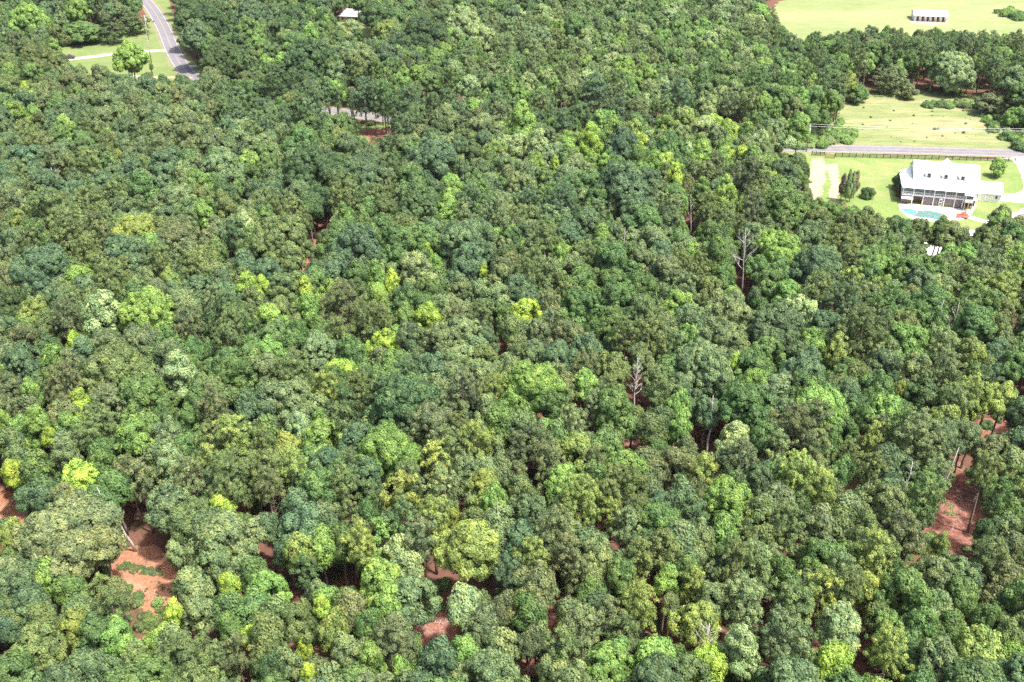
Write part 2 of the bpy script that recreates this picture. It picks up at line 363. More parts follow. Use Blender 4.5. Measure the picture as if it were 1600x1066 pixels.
def dead_mesh(name, seed, H=13, nlimb=9, reach=3.2, lean=(0, 0)):
    rr = random.Random(seed); m = MB(); P = []
    for k in range(8):
        t = k/7; P.append((lean[0]*t+rr.uniform(-.12, .12), lean[1]*t+rr.uniform(-.12, .12), H*t))
    m.tube(P, [.26-.22*k/7 for k in range(8)], 7)
    def limb(q, d, L, r, depth_):
        pts = [q]; dd = d.copy()
        for s in range(3):
            dd = (dd+Vector((rr.uniform(-.3, .3), rr.uniform(-.3, .3), rr.uniform(-.05, .3)))).normalized(); pts.append(pts[-1]+dd*L/3)
        m.tube(pts, [r, r*.75, r*.5, r*.22], 5)
        if depth_:
            for s in range(3 if depth_ > 1 else 2):
                k = rr.choice((1, 2)); limb(pts[k], (dd+Vector((rr.uniform(-.9, .9), rr.uniform(-.9, .9), rr.uniform(-.1, .6)))).normalized(), L*rr.uniform(.4, .65), r*.5, depth_-1)
    for k in range(nlimb):
        t = .42+.55*k/nlimb; i = int(t*7); q = Vector(P[i]).lerp(Vector(P[min(7, i+1)]), t*7-i)
        a = k*2.4+rr.uniform(-.4, .4); limb(q, Vector((math.cos(a), math.sin(a), rr.uniform(.4, 1.1))).normalized(), reach*(1.2-.7*t)*rr.uniform(.7, 1.2), .1*(1.3-t), 2)
    return m

# size classes: radius, height of crown, how many shapes
KIND = {'o': [], 'p': [], 't': []}
for R, Hc, cnt in ((2.1, 3.6, 2), (3.2, 5.2, 4), (4.4, 6.8, 5), (6.0, 8.6, 4), (7.8, 10.5, 2)):
    for k in range(cnt): KIND['o'].append((R, Hc, broad_crown('broadleaf_crown', R, Hc, int(R*100)+k, (0, .35, .1, .55, .2)[k], leaf=.135+.009*R)))
for R, Hc, cnt in ((1.9, 5.4, 3), (2.9, 7.6, 4)):
    for k in range(cnt): KIND['t'].append((R, Hc, broad_crown('sweetgum_crown', R, Hc, int(R*100)+50+k, .95, nl=int(12+R*5), leaf=.15)))
for R, Hc, cnt in ((1.9, 3.8, 3), (2.8, 5.2, 5), (3.9, 6.4, 4)):
    for k in range(cnt): KIND['p'].append((R, Hc, pine_crown('pine_crown', R, Hc, int(R*100)+70+k)))
TRUNK = {'o': [trunk_mesh('tree_trunk', 10+k, M['bark']) for k in range(4)], 'p': [trunk_mesh('pine_trunk', 30+k, M['pinebark'], True, .12) for k in range(4)]}
TRUNK['t'] = TRUNK['o']
BUSH = [(R, Hc, broad_crown('bush_crown', R, Hc, 900+k, 0, nl=9, leaf=.15)) for k, (R, Hc) in enumerate(((1.2, 1.5), (1.5, 1.8), (1.8, 2.2)))]

# leaf colours (base colours of the foliage itself)
TINT = {'Y': (.3, .43, .08), 'L': (.19, .32, .085), 'M': (.26, .355, .165), 'G': (.108, .195, .064), 'D': (.078, .138, .055), 'B': (.1, .168, .086),
        'O': (.128, .182, .068), 'K': (.14, .18, .085), 'P': (.16, .228, .105), 'W': (.215, .285, .08), 'E': (.2, .25, .115)}
WORD = {'Y': 'lime yellow', 'L': 'bright green', 'M': 'pale mint green', 'G': 'mid green', 'D': 'dark green', 'B': 'bluish green', 'O': 'olive', 'K': 'dull khaki', 'P': 'greyish green', 'W': 'yellowish olive', 'E': 'pale olive'}
NAME = {'o': 'broadleaf_tree', 'p': 'pine_tree', 't': 'sweetgum_tree'}
NOUN = {'o': 'broadleaf tree', 'p': 'pine', 't': 'pointed tree'}

# every tree that the photograph lets one tell apart: x y width kind+colour
CAT = """
103 205 40 tL,45 250 55 oB,12 225 40 oB,128 232 28 pO,140 257 35 pO,163 240 40 oO,186 247 20 oW,85 252 40 pK,108 262 30 pO,220 228 28 oP,248 232 32 pK,262 255 50 oB,295 213 45 oP,348 255 60 oP,
222 293 46 tG,118 297 45 oB,160 285 40 oB,75 330 65 pO,25 320 40 pK,33 347 30 pW,138 322 50 pO,189 325 30 tP,180 305 35 pO,273 310 60 oP,318 335 35 oL,353 325 50 oO,381 345 25 tM,371 294 15 oL,
213 358 70 oW,198 397 75 oB,150 355 35 pK,110 367 70 pO,276 375 55 oK,320 410 65 oO,333 370 35 oK,385 413 35 oB,67 410 85 oB,20 380 50 oB,20 430 60 oK,138 400 50 pO,173 438 55 pO,120 433 45 oL,250 413 45 pO,225 440 40 oP,265 440 40 oW,308 450 50 oB,388 450 46 tY,
488 258 80 oD,560 262 50 oB,472 220 50 oG,415 310 55 oO,440 310 35 oB,460 335 45 pO,482 320 30 oD,548 303 35 pO,538 335 22 tL,600 325 40 oO,575 328 30 oG,650 308 65 oD,703 290 45 oL,700 323 40 oL,790 228 35 oM,673 243 70 oB,633 225 45 oO,755 222 40 oB,763 292 45 oB,773 335 45 pP,725 338 25 oP,670 335 25 pB,
438 373 92 oO,468 385 60 oG,555 385 75 oB,505 395 30 oG,625 373 65 oG,620 400 40 oG,667 393 20 tY,680 412 18 oL,650 420 60 oM,723 373 65 oB,733 403 55 oB,755 420 12 tY,790 400 35 oO,588 428 28 tL,613 442 24 oY,592 458 32 oL,520 428 50 oB,565 415 30 oP,420 428 55 oB,477 455 38 tY,412 450 25 oY,785 433 45 oP,670 452 45 oG,720 452 45 oP,
808 223 38 oM,840 225 42 tM,885 228 40 oL,922 215 36 tY,925 250 30 oL,945 255 26 tL,973 225 55 oB,994 245 28 tG,1020 253 32 tL,1045 230 60 oG,1095 243 40 tL,1125 250 35 oL,1118 258 30 pK,1173 248 38 tL,1120 213 35 oP,1055 278 36 tY,1075 293 25 oK,1098 293 28 tL,1068 318 16 tL,1133 298 40 tL,1158 323 18 oY,1173 280 60 pK,975 288 75 oB,1013 283 45 oB,900 262 45 oP,868 258 15 tY,850 305 35 oG,880 315 45 pB,815 290 45 oP,930 313 40 oG,958 320 28 oP,1000 310 35 oG,1053 325 30 pP,1103 325 40 pO,1130 348 30 pO,1175 330 50 pK,
850 375 50 pO,888 363 50 oB,875 393 38 oL,963 363 35 oP,943 370 30 oL,1008 343 55 oG,1020 373 60 oP,988 373 40 oP,960 408 65 oG,1063 373 35 oG,1078 398 30 oL,1118 398 45 tG,1130 425 45 oG,1040 420 50 oK,1095 420 35 pO,1083 435 38 pO,1183 365 45 oP,1185 415 40 oG,823 433 50 pO,895 415 45 oP,815 445 50 oB,908 443 50 oG,815 393 12 oY,960 445 55 oG,1008 445 50 oG,1145 460 40 oL,
1225 325 68 oG,1258 305 36 oO,1300 328 40 oG,1357 352 32 oO,1325 352 50 oO,1215 383 70 oL,1310 383 55 pO,1275 410 75 oB,1360 378 48 oO,1425 388 42 oP,1433 357 50 oO,1488 370 46 oP,1562 336 40 oP,1583 368 46 oG,1370 418 50 oL,1418 420 45 oG,1455 420 48 oG,1508 402 45 oL,1538 422 66 pP,1330 445 45 pW,1380 450 40 oW,1438 443 55 oB,1563 460 60 pW,1320 473 55 pB,1365 485 45 pG,1278 453 45 pO,1230 455 50 oL,1455 470 55 oG,1418 472 35 oK,1490 488 35 pG,1525 500 70 oG,1560 513 45 oO,1255 485 50 oM,1215 505 88 oB,1343 520 75 pO,1415 508 45 oO,1415 535 70 oL,1470 540 45 pP,1520 548 45 oO,1308 548 35 pW,1268 538 50 oL,1568 533 45 oP,1553 556 38 oB,
12 472 55 oD,55 483 45 oW,108 497 50 pK,160 490 66 tM,230 483 80 oL,335 475 45 pP,295 510 50 pK,363 508 42 pO,328 505 30 pD,263 538 42 oG,300 545 35 oG,83 565 48 tL,115 535 25 oY,133 545 40 oB,180 572 105 oO,218 580 40 oP,281 578 58 tM,48 610 32 tL,18 605 45 oK,100 600 60 pK,110 570 30 pK,225 613 85 oG,370 580 75 oG,335 635 50 pK,125 625 28 tY,128 645 25 oY,155 625 20 oL,173 635 55 pK,57 658 48 tL,78 680 22 tY,105 693 45 oP,148 668 65 pO,210 680 60 oL,263 675 50 oP,295 653 45 oG,390 650 55 oB,328 688 45 pO,363 680 50 pW,380 700 12 oY,8 660 24 oL,20 690 45 oO,12 512 40 oB,38 525 60 oK,75 508 45 oO,
420 497 50 oL,483 480 34 tL,493 493 30 oL,537 478 68 pK,588 468 32 tL,583 508 62 pO,668 495 48 oY,710 492 35 pK,753 492 38 pO,600 535 42 oY,575 548 22 oY,533 578 50 oY,500 545 65 oP,548 548 50 oG,420 548 48 oL,460 538 45 oG,470 513 22 oG,500 515 28 oG,663 478 55 oG,688 533 60 oP,640 525 50 oB,723 515 60 oP,758 528 40 oB,723 553 45 oM,618 570 55 oG,675 575 60 oB,460 588 65 pO,508 610 48 pW,555 610 45 pO,450 625 75 oP,415 638 60 oB,630 628 108 oD,723 610 55 pK,773 610 40 pW,705 588 40 oP,750 580 50 oP,530 660 45 pO,500 652 22 tL,468 665 50 oM,675 665 75 oK,713 672 42 pO,745 695 58 pW,605 698 95 oL,758 635 30 tP,785 655 45 oG,450 700 40 oW,413 693 30 pO,
820 485 44 oY,883 493 28 oL,908 478 55 oG,858 478 40 pK,963 460 60 oG,1058 473 45 oL,1148 458 35 oG,1143 490 78 oP,1008 495 45 pO,975 520 38 pO,1075 528 45 oL,1040 503 35 oP,890 518 45 oK,918 545 55 oB,843 520 45 oK,833 550 45 oP,810 553 25 oO,925 518 30 oG,955 535 30 oG,998 555 42 oP,1033 548 30 pO,958 575 55 oO,1125 530 65 oP,1183 520 55 oB,830 600 88 oL,883 610 35 pK,913 600 45 oL,948 608 30 pO,960 640 72 oG,1025 603 48 pO,1095 570 85 oP,1120 588 50 oB,1145 575 30 oL,1058 630 38 oL,1105 640 45 oB,1168 630 75 oG,1185 595 50 oL,893 663 45 pP,815 675 45 pP,855 670 38 oL,900 700 62 oW,1020 665 45 oO,1063 670 35 oL,1150 682 56 oM,1190 685 40 oG,
1380 568 50 oB,1433 575 50 oP,1258 578 70 oB,1212 608 60 oP,1320 575 30 oG,1370 603 55 oG,1445 620 60 oD,1405 613 22 oW,1480 578 45 pP,1518 618 50 pW,1523 556 35 oW,1555 562 38 oB,1585 568 45 oG,1565 618 52 oW,1283 630 80 oL,1328 618 45 oB,1388 645 60 oL,1350 655 40 oG,1243 663 48 pK,1215 698 35 pP,1273 698 50 pP,1300 690 30 oG,1435 685 72 pP,1508 675 48 oP,1475 653 40 oW,1590 645 35 oB,1390 725 85 oB,1363 738 50 pO,1315 733 40 oG,1248 742 60 pW,1363 683 30 pW,1550 700 52 oK,1585 720 45 oP,1540 735 48 pO,1462 742 44 pP,1283 762 40 pW,
103 708 44 tP,120 745 52 oY,23 738 35 oY,220 748 40 pK,268 720 50 tM,258 785 65 oP,180 758 48 oG,72 832 88 oE,128 806 92 oE,112 862 84 oE,162 846 52 oE,288 818 50 oO,355 835 90 oP,345 793 35 oY,360 748 75 pO,328 720 35 pW,160 702 40 oG,160 725 42 oG,15 828 50 oW,273 863 36 oM,68 778 40 oB,
422 760 45 pK,458 730 45 pW,513 718 50 oB,498 760 60 oG,535 753 38 pO,575 738 55 oB,678 720 42 pW,630 775 60 pW,693 765 60 pP,756 755 55 oW,785 735 35 oP,770 780 40 oL,473 813 70 oB,420 820 40 oB,678 808 52 pW,708 803 28 oW,735 850 92 oW,663 843 50 pK,778 815 50 oP,738 810 35 oO,565 853 55 pW,505 850 52 oL,468 860 50 oW,575 805 40 oG,620 865 50 oM,585 885 35 oL,
878 750 56 oL,815 760 40 oO,830 800 62 oB,858 720 50 pK,973 728 66 oL,1053 723 55 oK,1098 738 42 pW,1015 763 42 oK,1065 778 45 oB,1155 723 60 pK,1185 748 50 oB,908 780 68 pW,950 775 45 pO,955 802 34 pW,1138 785 80 oL,1130 828 50 oL,1030 810 60 oG,980 823 45 pP,1065 843 50 oP,1185 840 45 oO,832 875 58 pW,885 865 45 pK,935 867 60 oP,1035 858 45 pO,998 870 45 pO,1150 883 72 pO,
1285 772 45 pW,1230 820 60 pO,1278 818 50 oK,1330 793 50 oP,1353 820 35 oO,1413 825 60 oK,1368 863 66 pW,1283 873 70 oG,1283 928 68 pW,1225 895 45 oG,1350 920 45 oW,1415 920 75 oG,1463 898 65 oP,1558 775 46 pG,1578 805 40 oG,1540 832 32 oD,1545 870 60 pO,1570 905 75 oK,1468 853 32 oW,1588 850 40 oK,
23 920 70 oB,8 980 40 oB,75 905 48 oL,110 920 40 oG,68 968 45 oO,118 980 60 oW,173 948 48 pO,185 995 60 oL,298 915 50 oP,308 952 58 oP,273 962 32 oY,250 1000 45 oL,283 1032 70 pO,358 910 30 oY,415 915 58 oL,370 1022 45 pK,360 980 40 oG,390 990 28 oY,175 1050 45 oB,
463 968 60 oO,503 945 25 tY,518 980 50 oW,550 952 48 oK,575 972 40 oG,595 905 70 oL,633 882 50 oM,605 943 48 oL,615 1000 62 pK,725 945 54 oM,728 1015 48 oL,686 1030 55 oB,580 1025 42 tL,785 1010 55 oP,473 1010 25 oY,450 1040 50 oP,483 1052 25 oY,540 1015 45 oP,625 1052 40 oL,652 1010 18 oL,785 947 45 oK,420 990 55 oO,420 1042 45 oD,
998 947 62 pW,1043 900 34 tL,1083 912 38 pW,1048 942 25 oP,950 962 42 pK,893 955 42 oP,1090 970 65 oW,1160 942 70 pP,1108 1030 62 oY,1158 1005 58 tM,955 1025 88 oL,1025 1022 58 oL,878 1012 45 pO,825 1000 40 oK,923 930 45 oG,825 955 52 oG,855 1050 35 oP,
1225 1000 75 pP,1310 975 68 oM,1305 1030 55 oY,1388 1012 76 pW,1468 1025 65 oP,1523 1015 80 oW,1585 1027 42 oL,1438 975 45 oG,1375 962 40 oO,1572 1000 36 oO,1540 962 35 oG,
45 33 70 oL,120 15 36 oL,125 45 70 oG,175 48 45 pD,208 33 48 pD,85 72 20 tL,205 87 46 oL,236 103 12 oG,230 120 38 oK,288 30 40 oD,305 52 44 oB,325 33 60 oD,345 92 60 oD,390 45 45 oG,155 118 55 oP,40 140 22 oY,28 180 38 tL,60 88 60 oO,
396 24 55 oB,456 24 45 oD,501 29 25 tG,485 57 36 tL,401 66 30 oL,460 65 45 oG,485 92 80 oD,551 38 32 oM,560 54 22 oG,590 20 48 oD,605 48 40 oW,663 52 60 oD,724 34 50 oM,748 52 50 oM,565 92 55 oP,608 87 45 oB,432 136 60 pD,488 153 50 pB,569 147 68 pB,600 152 45 pG,642 163 50 pB,440 170 28 oG,524 139 25 tL,655 118 40 oL,742 168 40 oL,816 188 48 tL,755 200 50 oP,695 184 55 oP,880 192 36 pB,
1188 16 35 oL,1490 105 62 oM,1395 120 50 pK,1380 128 30 pK,1327 126 30 oW,1343 142 34 oG,1553 158 45 oK,1584 121 40 oP,1589 178 42 oL,1420 138 30 oK,1057 15 35 oM,1130 20 40 oM,20 40 45 oD,840 60 50 oP,900 40 45 oG,975 110 45 oL,1010 120 40 oL,930 140 45 pB,1060 150 45 pB,1180 130 45 pG
"""
TREES = []          # [x, y, crown width m, tree height, crown height, kind, colour, catalogued]
def dims(k, wm, rr):
    if k == 'p': H = min(21, 12.5+.65*wm+rr.uniform(-1, 1)); hc = min(.75*H, .95*wm+2.2)
    elif k == 't': H = min(24, 12+1.0*wm+rr.uniform(-1, 1.5)); hc = min(.78*H, 1.55*wm+1.5)
    else: H = min(21, 10+.75*wm+rr.uniform(-1, 1)); hc = min(.78*H, .68*wm+2.6)
    return H, hc
rr = random.Random(3)
LOW = ((236, 103), (1258, 305), (652, 1010))
# parts of the picture where the photograph shows open ground, road or buildings
OPEN = [[(1196, 4), (1240, -20), (1560, -20), (1572, 8), (1575, 28), (1610, 34), (1610, 56), (1380, 52), (1230, 56)],
        [(1305, 222), (1318, 205), (1325, 178), (1345, 168), (1420, 160), (1535, 168), (1550, 190), (1585, 212), (1650, 245), (1650, 312), (1590, 340), (1560, 318), (1545, 352), (1515, 362), (1490, 350), (1410, 348), (1392, 350), (1370, 340), (1335, 322), (1312, 318), (1270, 300), (1262, 262), (1262, 246), (1210, 243), (1206, 223), (1260, 219)],
        [(1510, 362), (1528, 362), (1528, 380), (1510, 380)],
        [(98, 82), (105, 72), (165, 68), (230, 58), (240, 48), (243, 20), (215, -10), (262, -10), (270, 30), (278, 60), (300, 88), (316, 118), (300, 128), (250, 128), (180, 118), (112, 104)],
        [(526, 40), (526, 14), (562, 14), (570, 38), (588, 52), (584, 68), (560, 64), (540, 50)],
        [(505, 166), (545, 170), (600, 180), (600, 190), (505, 182)], [(560, 202), (620, 202), (618, 222), (600, 220), (570, 214)],
        [(170, 874), (185, 868), (250, 862), (266, 880), (276, 905), (278, 940), (246, 956), (212, 930), (200, 908), (168, 896)],
        [(-10, 772), (15, 778), (42, 800), (46, 822), (-10, 805)], [(632, 965), (706, 968), (706, 992), (680, 1004), (655, 998)],
        [(1456, 812), (1478, 785), (1490, 755), (1502, 745), (1525, 800), (1520, 835), (1500, 850), (1478, 850)], [(1535, 668), (1570, 664), (1570, 676), (1540, 680)],
        [(510, 328), (520, 326), (510, 352), (498, 368), (496, 398), (480, 422), (466, 442), (454, 440), (478, 405), (490, 364)],
        [(975, 684), (1005, 684), (1005, 696), (980, 702)], [(1338, 1020), (1358, 1015), (1368, 1050), (1342, 1050)], [(815, 1025), (835, 1028), (835, 1050), (812, 1052)],
        [(932, 812), (946, 812), (946, 826), (932, 826)], [(416, 880), (438, 878), (440, 892), (420, 894)], [(525, 908), (548, 906), (550, 922), (528, 926)],
        [(440, 932), (472, 926), (478, 942), (445, 946)], [(1440, 384), (1462, 382), (1466, 396), (1445, 400)], [(862, 950), (872, 950), (872, 976), (862, 976)],
        [(1146, 400), (1166, 400), (1170, 472), (1152, 472)], [(1074, 345), (1086, 345), (1086, 375), (1076, 375)], [(980, 592), (1004, 592), (1006, 620), (984, 620)], [(1098, 680), (1108, 680), (1108, 708), (1096, 708)], [(195, 800), (225, 800), (240, 860), (205, 862)]]
S = 4; GW, GH = (1600+400)//S, (1066+300)//S           # a coarse grid over the picture, with a margin
gx, gy = np.meshgrid((np.arange(GW)+.5)*S-200, (np.arange(GH)+.5)*S-100)
def inside(pg, X, Y):
    c = np.zeros(X.shape, bool); n = len(pg)
    for i in range(n):
        (x1, y1), (x2, y2) = pg[i], pg[(i+1) % n]
        if y1 == y2: continue
        k = ((y1 > Y) != (y2 > Y)) & (X < (x2-x1)*(Y-y1)/(y2-y1)+x1); c ^= k
    return c
OM = np.zeros((GH, GW), bool)
for pg in OPEN: OM |= inside(pg, gx, gy)
def covers_open(X, Y, wm, H, hc, f=.9):
    u, v, d = proj(X, Y, H-hc*.5); a = wm*.5*F/d*f; b_ = max(hc*.42, wm*.3)*F/d*f
    x0, x1 = int((u-a+200)/S), int((u+a+200)/S); y0, y1 = int((v-b_+100)/S), int((v+b_+100)/S)
    if x1 < 0 or y1 < 0 or x0 >= GW or y0 >= GH: return False
    s_ = OM[max(0, y0):y1+1, max(0, x0):x1+1]
    if not s_.any(): return False
    X_ = gx[max(0, y0):y1+1, max(0, x0):x1+1]; Y_ = gy[max(0, y0):y1+1, max(0, x0):x1+1]
    return bool((s_ & (((X_-u)/a)**2+((Y_-v)/b_)**2 < 1)).any())
# ground where nothing grows: road, fields, lawns
BARE = [[at(x, y)[:2] for x, y in p] for p in (
    [(1196, 60), (1196, 4), (1240, -60), (1800, -60), (1800, 75), (1400, 72)], [(1215, 236), (1300, 212), (1318, 160), (1345, 150), (1420, 145), (1540, 152), (1560, 190), (1650, 225), (1750, 250), (1700, 330), (1600, 340), (1510, 350), (1400, 350), (1340, 325), (1270, 310), (1255, 250)],
    [(75, 80), (95, 68), (160, 57), (222, 47), (232, 0), (225, -60), (300, -60), (276, 40), (285, 75), (325, 125), (318, 136), (240, 138), (170, 128), (110, 108), (75, 98)])]
RP = np.array([(p[0], p[1]) for p in ROAD])
def road_dist(x, y):
    p = np.array((x, y)); a = RP[:-1]; b_ = RP[1:]; ab = b_-a
    t = np.clip(((p-a)*ab).sum(1)/(ab*ab).sum(1), 0, 1); return float(np.linalg.norm(p-(a+ab*t[:, None]), axis=1).min())
for tok in CAT.replace('\n', '').split(','):
    x, y, wd, code = tok.split(); x, y, wd = float(x), float(y), float(wd)
    t = depth(y, 13); wm = wd*t/F*.98; H, hc = dims(code[0], wm, rr)
    if (x, y) in LOW: H *= .5; hc = min(hc, H*.9)
    X, Y, _ = at(x, y+wd*.04, H-hc*.45)
    if (x, y) != (205, 87):
        for _k in range(12):                              # its foot must stand in the wood, not on road or grass
            if not (any(inside(b_, np.array([X]), np.array([Y]))[0] for b_ in BARE) or road_dist(X, Y) < 4.5) or H < 5: break
            H *= .93; hc = min(hc, H*.85); X, Y, _ = at(x, y+wd*.04, H-hc*.45)
        for _k in range(7):                               # and its crown leaves the open ground in sight
            if not covers_open(X, Y, wm, H, hc, .95): break
            wm *= .93; hc *= .94; H *= .98; X, Y, _ = at(x, y+wd*.04, H-hc*.45)
    TREES.append([X, Y, wm, H, hc, code[0], code[1], 1])

CELL = {}
def put(i, x, y): CELL.setdefault((int(x//8), int(y//8)), []).append(i)
for i, t in enumerate(TREES): put(i, t[0], t[1])
def near(x, y, r):
    cx, cy_ = int(x//8), int(y//8)
    for a in range(cx-r, cx+r+1):
        for b_ in range(cy_-r, cy_+r+1):
            for i in CELL.get((a, b_), ()): yield TREES[i]
catpts = np.array([(t[0], t[1]) for t in TREES]); cats = list(TREES)
SUNNY = [[at(x, y)[:2] for x, y in p] for p in ([(165, 868), (262, 850), (285, 905), (282, 950), (245, 965), (195, 915)], [(-20, 765), (20, 768), (52, 815), (-20, 830)], [(625, 955), (712, 958), (712, 1000), (640, 1005)], [(1450, 805), (1490, 735), (1510, 740), (1535, 800), (1525, 845), (1480, 860)], [(1525, 655), (1578, 652), (1580, 680), (1535, 690)], [(1400, 350), (1480, 352), (1480, 400), (1400, 395)])]
catuv = np.array([(*proj(t[0], t[1], t[3]-t[4]*.45)[:2], t[1]) for t in TREES])
def try_fill(n, lo, hi, gap, shrink):
    for _ in range(n):
        Y = rr.uniform(78, 640)**1.0; X = rr.uniform(-1, 1)*(.5*Y*1.02+32)
        wm = rr.uniform(lo, hi)
        if any((X-t[0])**2+(Y-t[1])**2 < (gap*(wm+t[2])*.5)**2 for t in near(X, Y, 1)): continue
        if road_dist(X, Y) < 4.6+wm*.3: continue
        q = np.array([[X, Y]])
        if any(inside(b_, q[:, 0], q[:, 1])[0] for b_ in BARE): continue
        d = ((catpts-(X, Y))**2).sum(1); j = int(rr.choice(np.argsort(d)[:4])); c = cats[j]; pxx, pyy, _ = proj(X, Y, 10)
        kind, colour = c[5], c[6]
        if kind == 't' or rr.random() < .15: kind = 'o'
        if colour in 'YLMW': colour = rr.choice('GGOPLDB')
        if rr.random() < .25: colour = rr.choice('GOPBDKG')
        # what grows where: the dark pine stand in the far middle and right, mixed greens elsewhere
        if pyy < 215 and pxx > 560:
            if pxx > 1180 and pyy > 150: kind, colour = rr.choice((('o', 'L'), ('o', 'G'), ('o', 'L'), ('o', 'P')))
            elif pxx < 1000 and pyy > 165: kind, colour = rr.choice((('p', 'D'), ('p', 'B'), ('p', 'K'), ('o', 'D')))
            elif pyy > 60 and rr.random() < .75: kind, colour = rr.choice((('p', 'B'), ('p', 'D'), ('p', 'G'), ('o', 'L'), ('p', 'O'), ('o', 'G')))
        if 700 < pxx < 1200 and 20 < pyy < 170 and rr.random() < .85: kind, colour = rr.choice((('o', 'L'), ('o', 'P'), ('o', 'G'), ('p', 'G'), ('o', 'M'), ('p', 'P')))
        if 770 < pxx < 1190 and 196 < pyy < 268: kind, colour = 'o', rr.choice('LMYLGWP')
        if pxx > 1280 and 325 < pyy < 450: colour = rr.choice('POLGEP')
        if kind == 'p': wm = min(wm, 6.5)
        H, hc = dims(kind, wm, rr); H *= shrink; hc = min(hc, H*.8)
        if covers_open(X, Y, wm, H, hc): continue
        sx, sy = X-sd.x/sd.z*(H-hc*.4), Y-sd.y/sd.z*(H-hc*.4)                                     # the clearings lie in the sun
        if any(inside(c_, np.array([sx, X-sd.x/sd.z*hc*.4]), np.array([sy, Y-sd.y/sd.z*hc*.4])).any() for c_ in SUNNY): continue
        u, v, d_ = proj(X, Y, H-hc*.45); a_ = wm*.5*F/d_*.95; b2 = max(hc*.45, wm*.35)*F/d_*.95   # nor may it hide a tree the photograph shows
        if (((catuv[:, 0]-u)/a_)**2+((catuv[:, 1]-v)/b2)**2 < 1)[catuv[:, 2] > Y].any(): continue
        TREES.append([X, Y, wm, H, hc, kind, colour, 0]); put(len(TREES)-1, X, Y)
try_fill(4200, 6.5, 9.0, .66, .97); try_fill(9000, 4.6, 7.0, .62, .95); try_fill(18000, 3.2, 5.2, .64, .82)

# the rough edges: thickets and shrubs as small crowns of their own colour
THICKET = []
def thick(pts, n, lo, hi, cols, wid=6):
    P = [Vector(at(*p)[:2]) for p in pts]
    for k in range(n):
        i = rr.randrange(len(P)-1); q = P[i].lerp(P[i+1], rr.random())+Vector((rr.uniform(-wid, wid), rr.uniform(-wid, wid)))
        THICKET.append((q.x, q.y, rr.uniform(lo, hi), rr.choice(cols)))
thick([(1215, 228), (1300, 222), (1312, 206)], 70, 1.5, 3.5, 'LLGM', 5)
thick([(1190, 215), (1290, 200)], 60, 2, 4.5, 'LGML', 9)
thick([(1560, 190), (1600, 225), (1660, 240)], 40, 2, 4.5, 'GLG', 6)
thick([(1440, 165), (1530, 166)], 34, 1.5, 3, 'PKLG', 2.5)
thick([(1530, 165), (1560, 195)], 20, 1.5, 3.5, 'GL', 3)
thick([(1572, 22), (1610, 32)], 30, 2.5, 5, 'LG', 5)
thick([(640, 120), (760, 140), (860, 150)], 60, 2.5, 4.5, 'LLG', 12)
thick([(930, 120), (1060, 110), (1150, 150)], 90, 2.5, 4.5, 'LLGM', 14)
thick([(205, 950), (250, 975)], 26, .7, 1.8, 'GLWO', 3.5)
thick([(155, 900), (195, 940)], 12, .8, 1.8, 'GD', 2)
thick([(188, 884), (215, 891), (250, 894)], 190, .12, .5, 'OOKKG', .9)
thick([(235, 915), (262, 930)], 30, .1, .35, 'OOK', 1.5)

# ------------------------------------------------------------------ put the trees in
def pick(kind, wm, i):
    L = KIND[kind]; rs = sorted({v[0] for v in L}, key=lambda r: abs(math.log(2*r/wm)))[0]
    S_ = [v for v in L if v[0] == rs]; v = S_[i % len(S_)]; return L.index(v), v
def tinted(c, rr_, pull=.12):
    r, g, b_ = (v*(1-pull)+q*pull for v, q in zip(TINT[c], (.13, .2, .082))); k = rr_.uniform(.84, 1.18); h = rr_.uniform(-.07, .07); return (r*k*(1+h), g*k, b_*k*(1-h))
for t in TREES:
    u, v, d = proj(t[0], t[1], t[3]-t[4]*.5); t.append(u); t.append(v); t.append(t[2]*F/d)   # 8 u, 9 v, 10 width px
def in_view(t): return -t[10]*.5 < t[8] < 1600+t[10]*.5 and -t[10]*.5 < t[9] < 1066+t[10]*.5
single = {}
for k in 'opt':
    L = [t for t in TREES if t[5] == k and in_view(t)]
    L.sort(key=lambda t: -(t[10]*(1.7 if t[7] else 1.0)*(1.0 if t[3] > 8 else .3))); single[k] = L[:298]
chosen = {id(t) for k in single for t in single[k]}

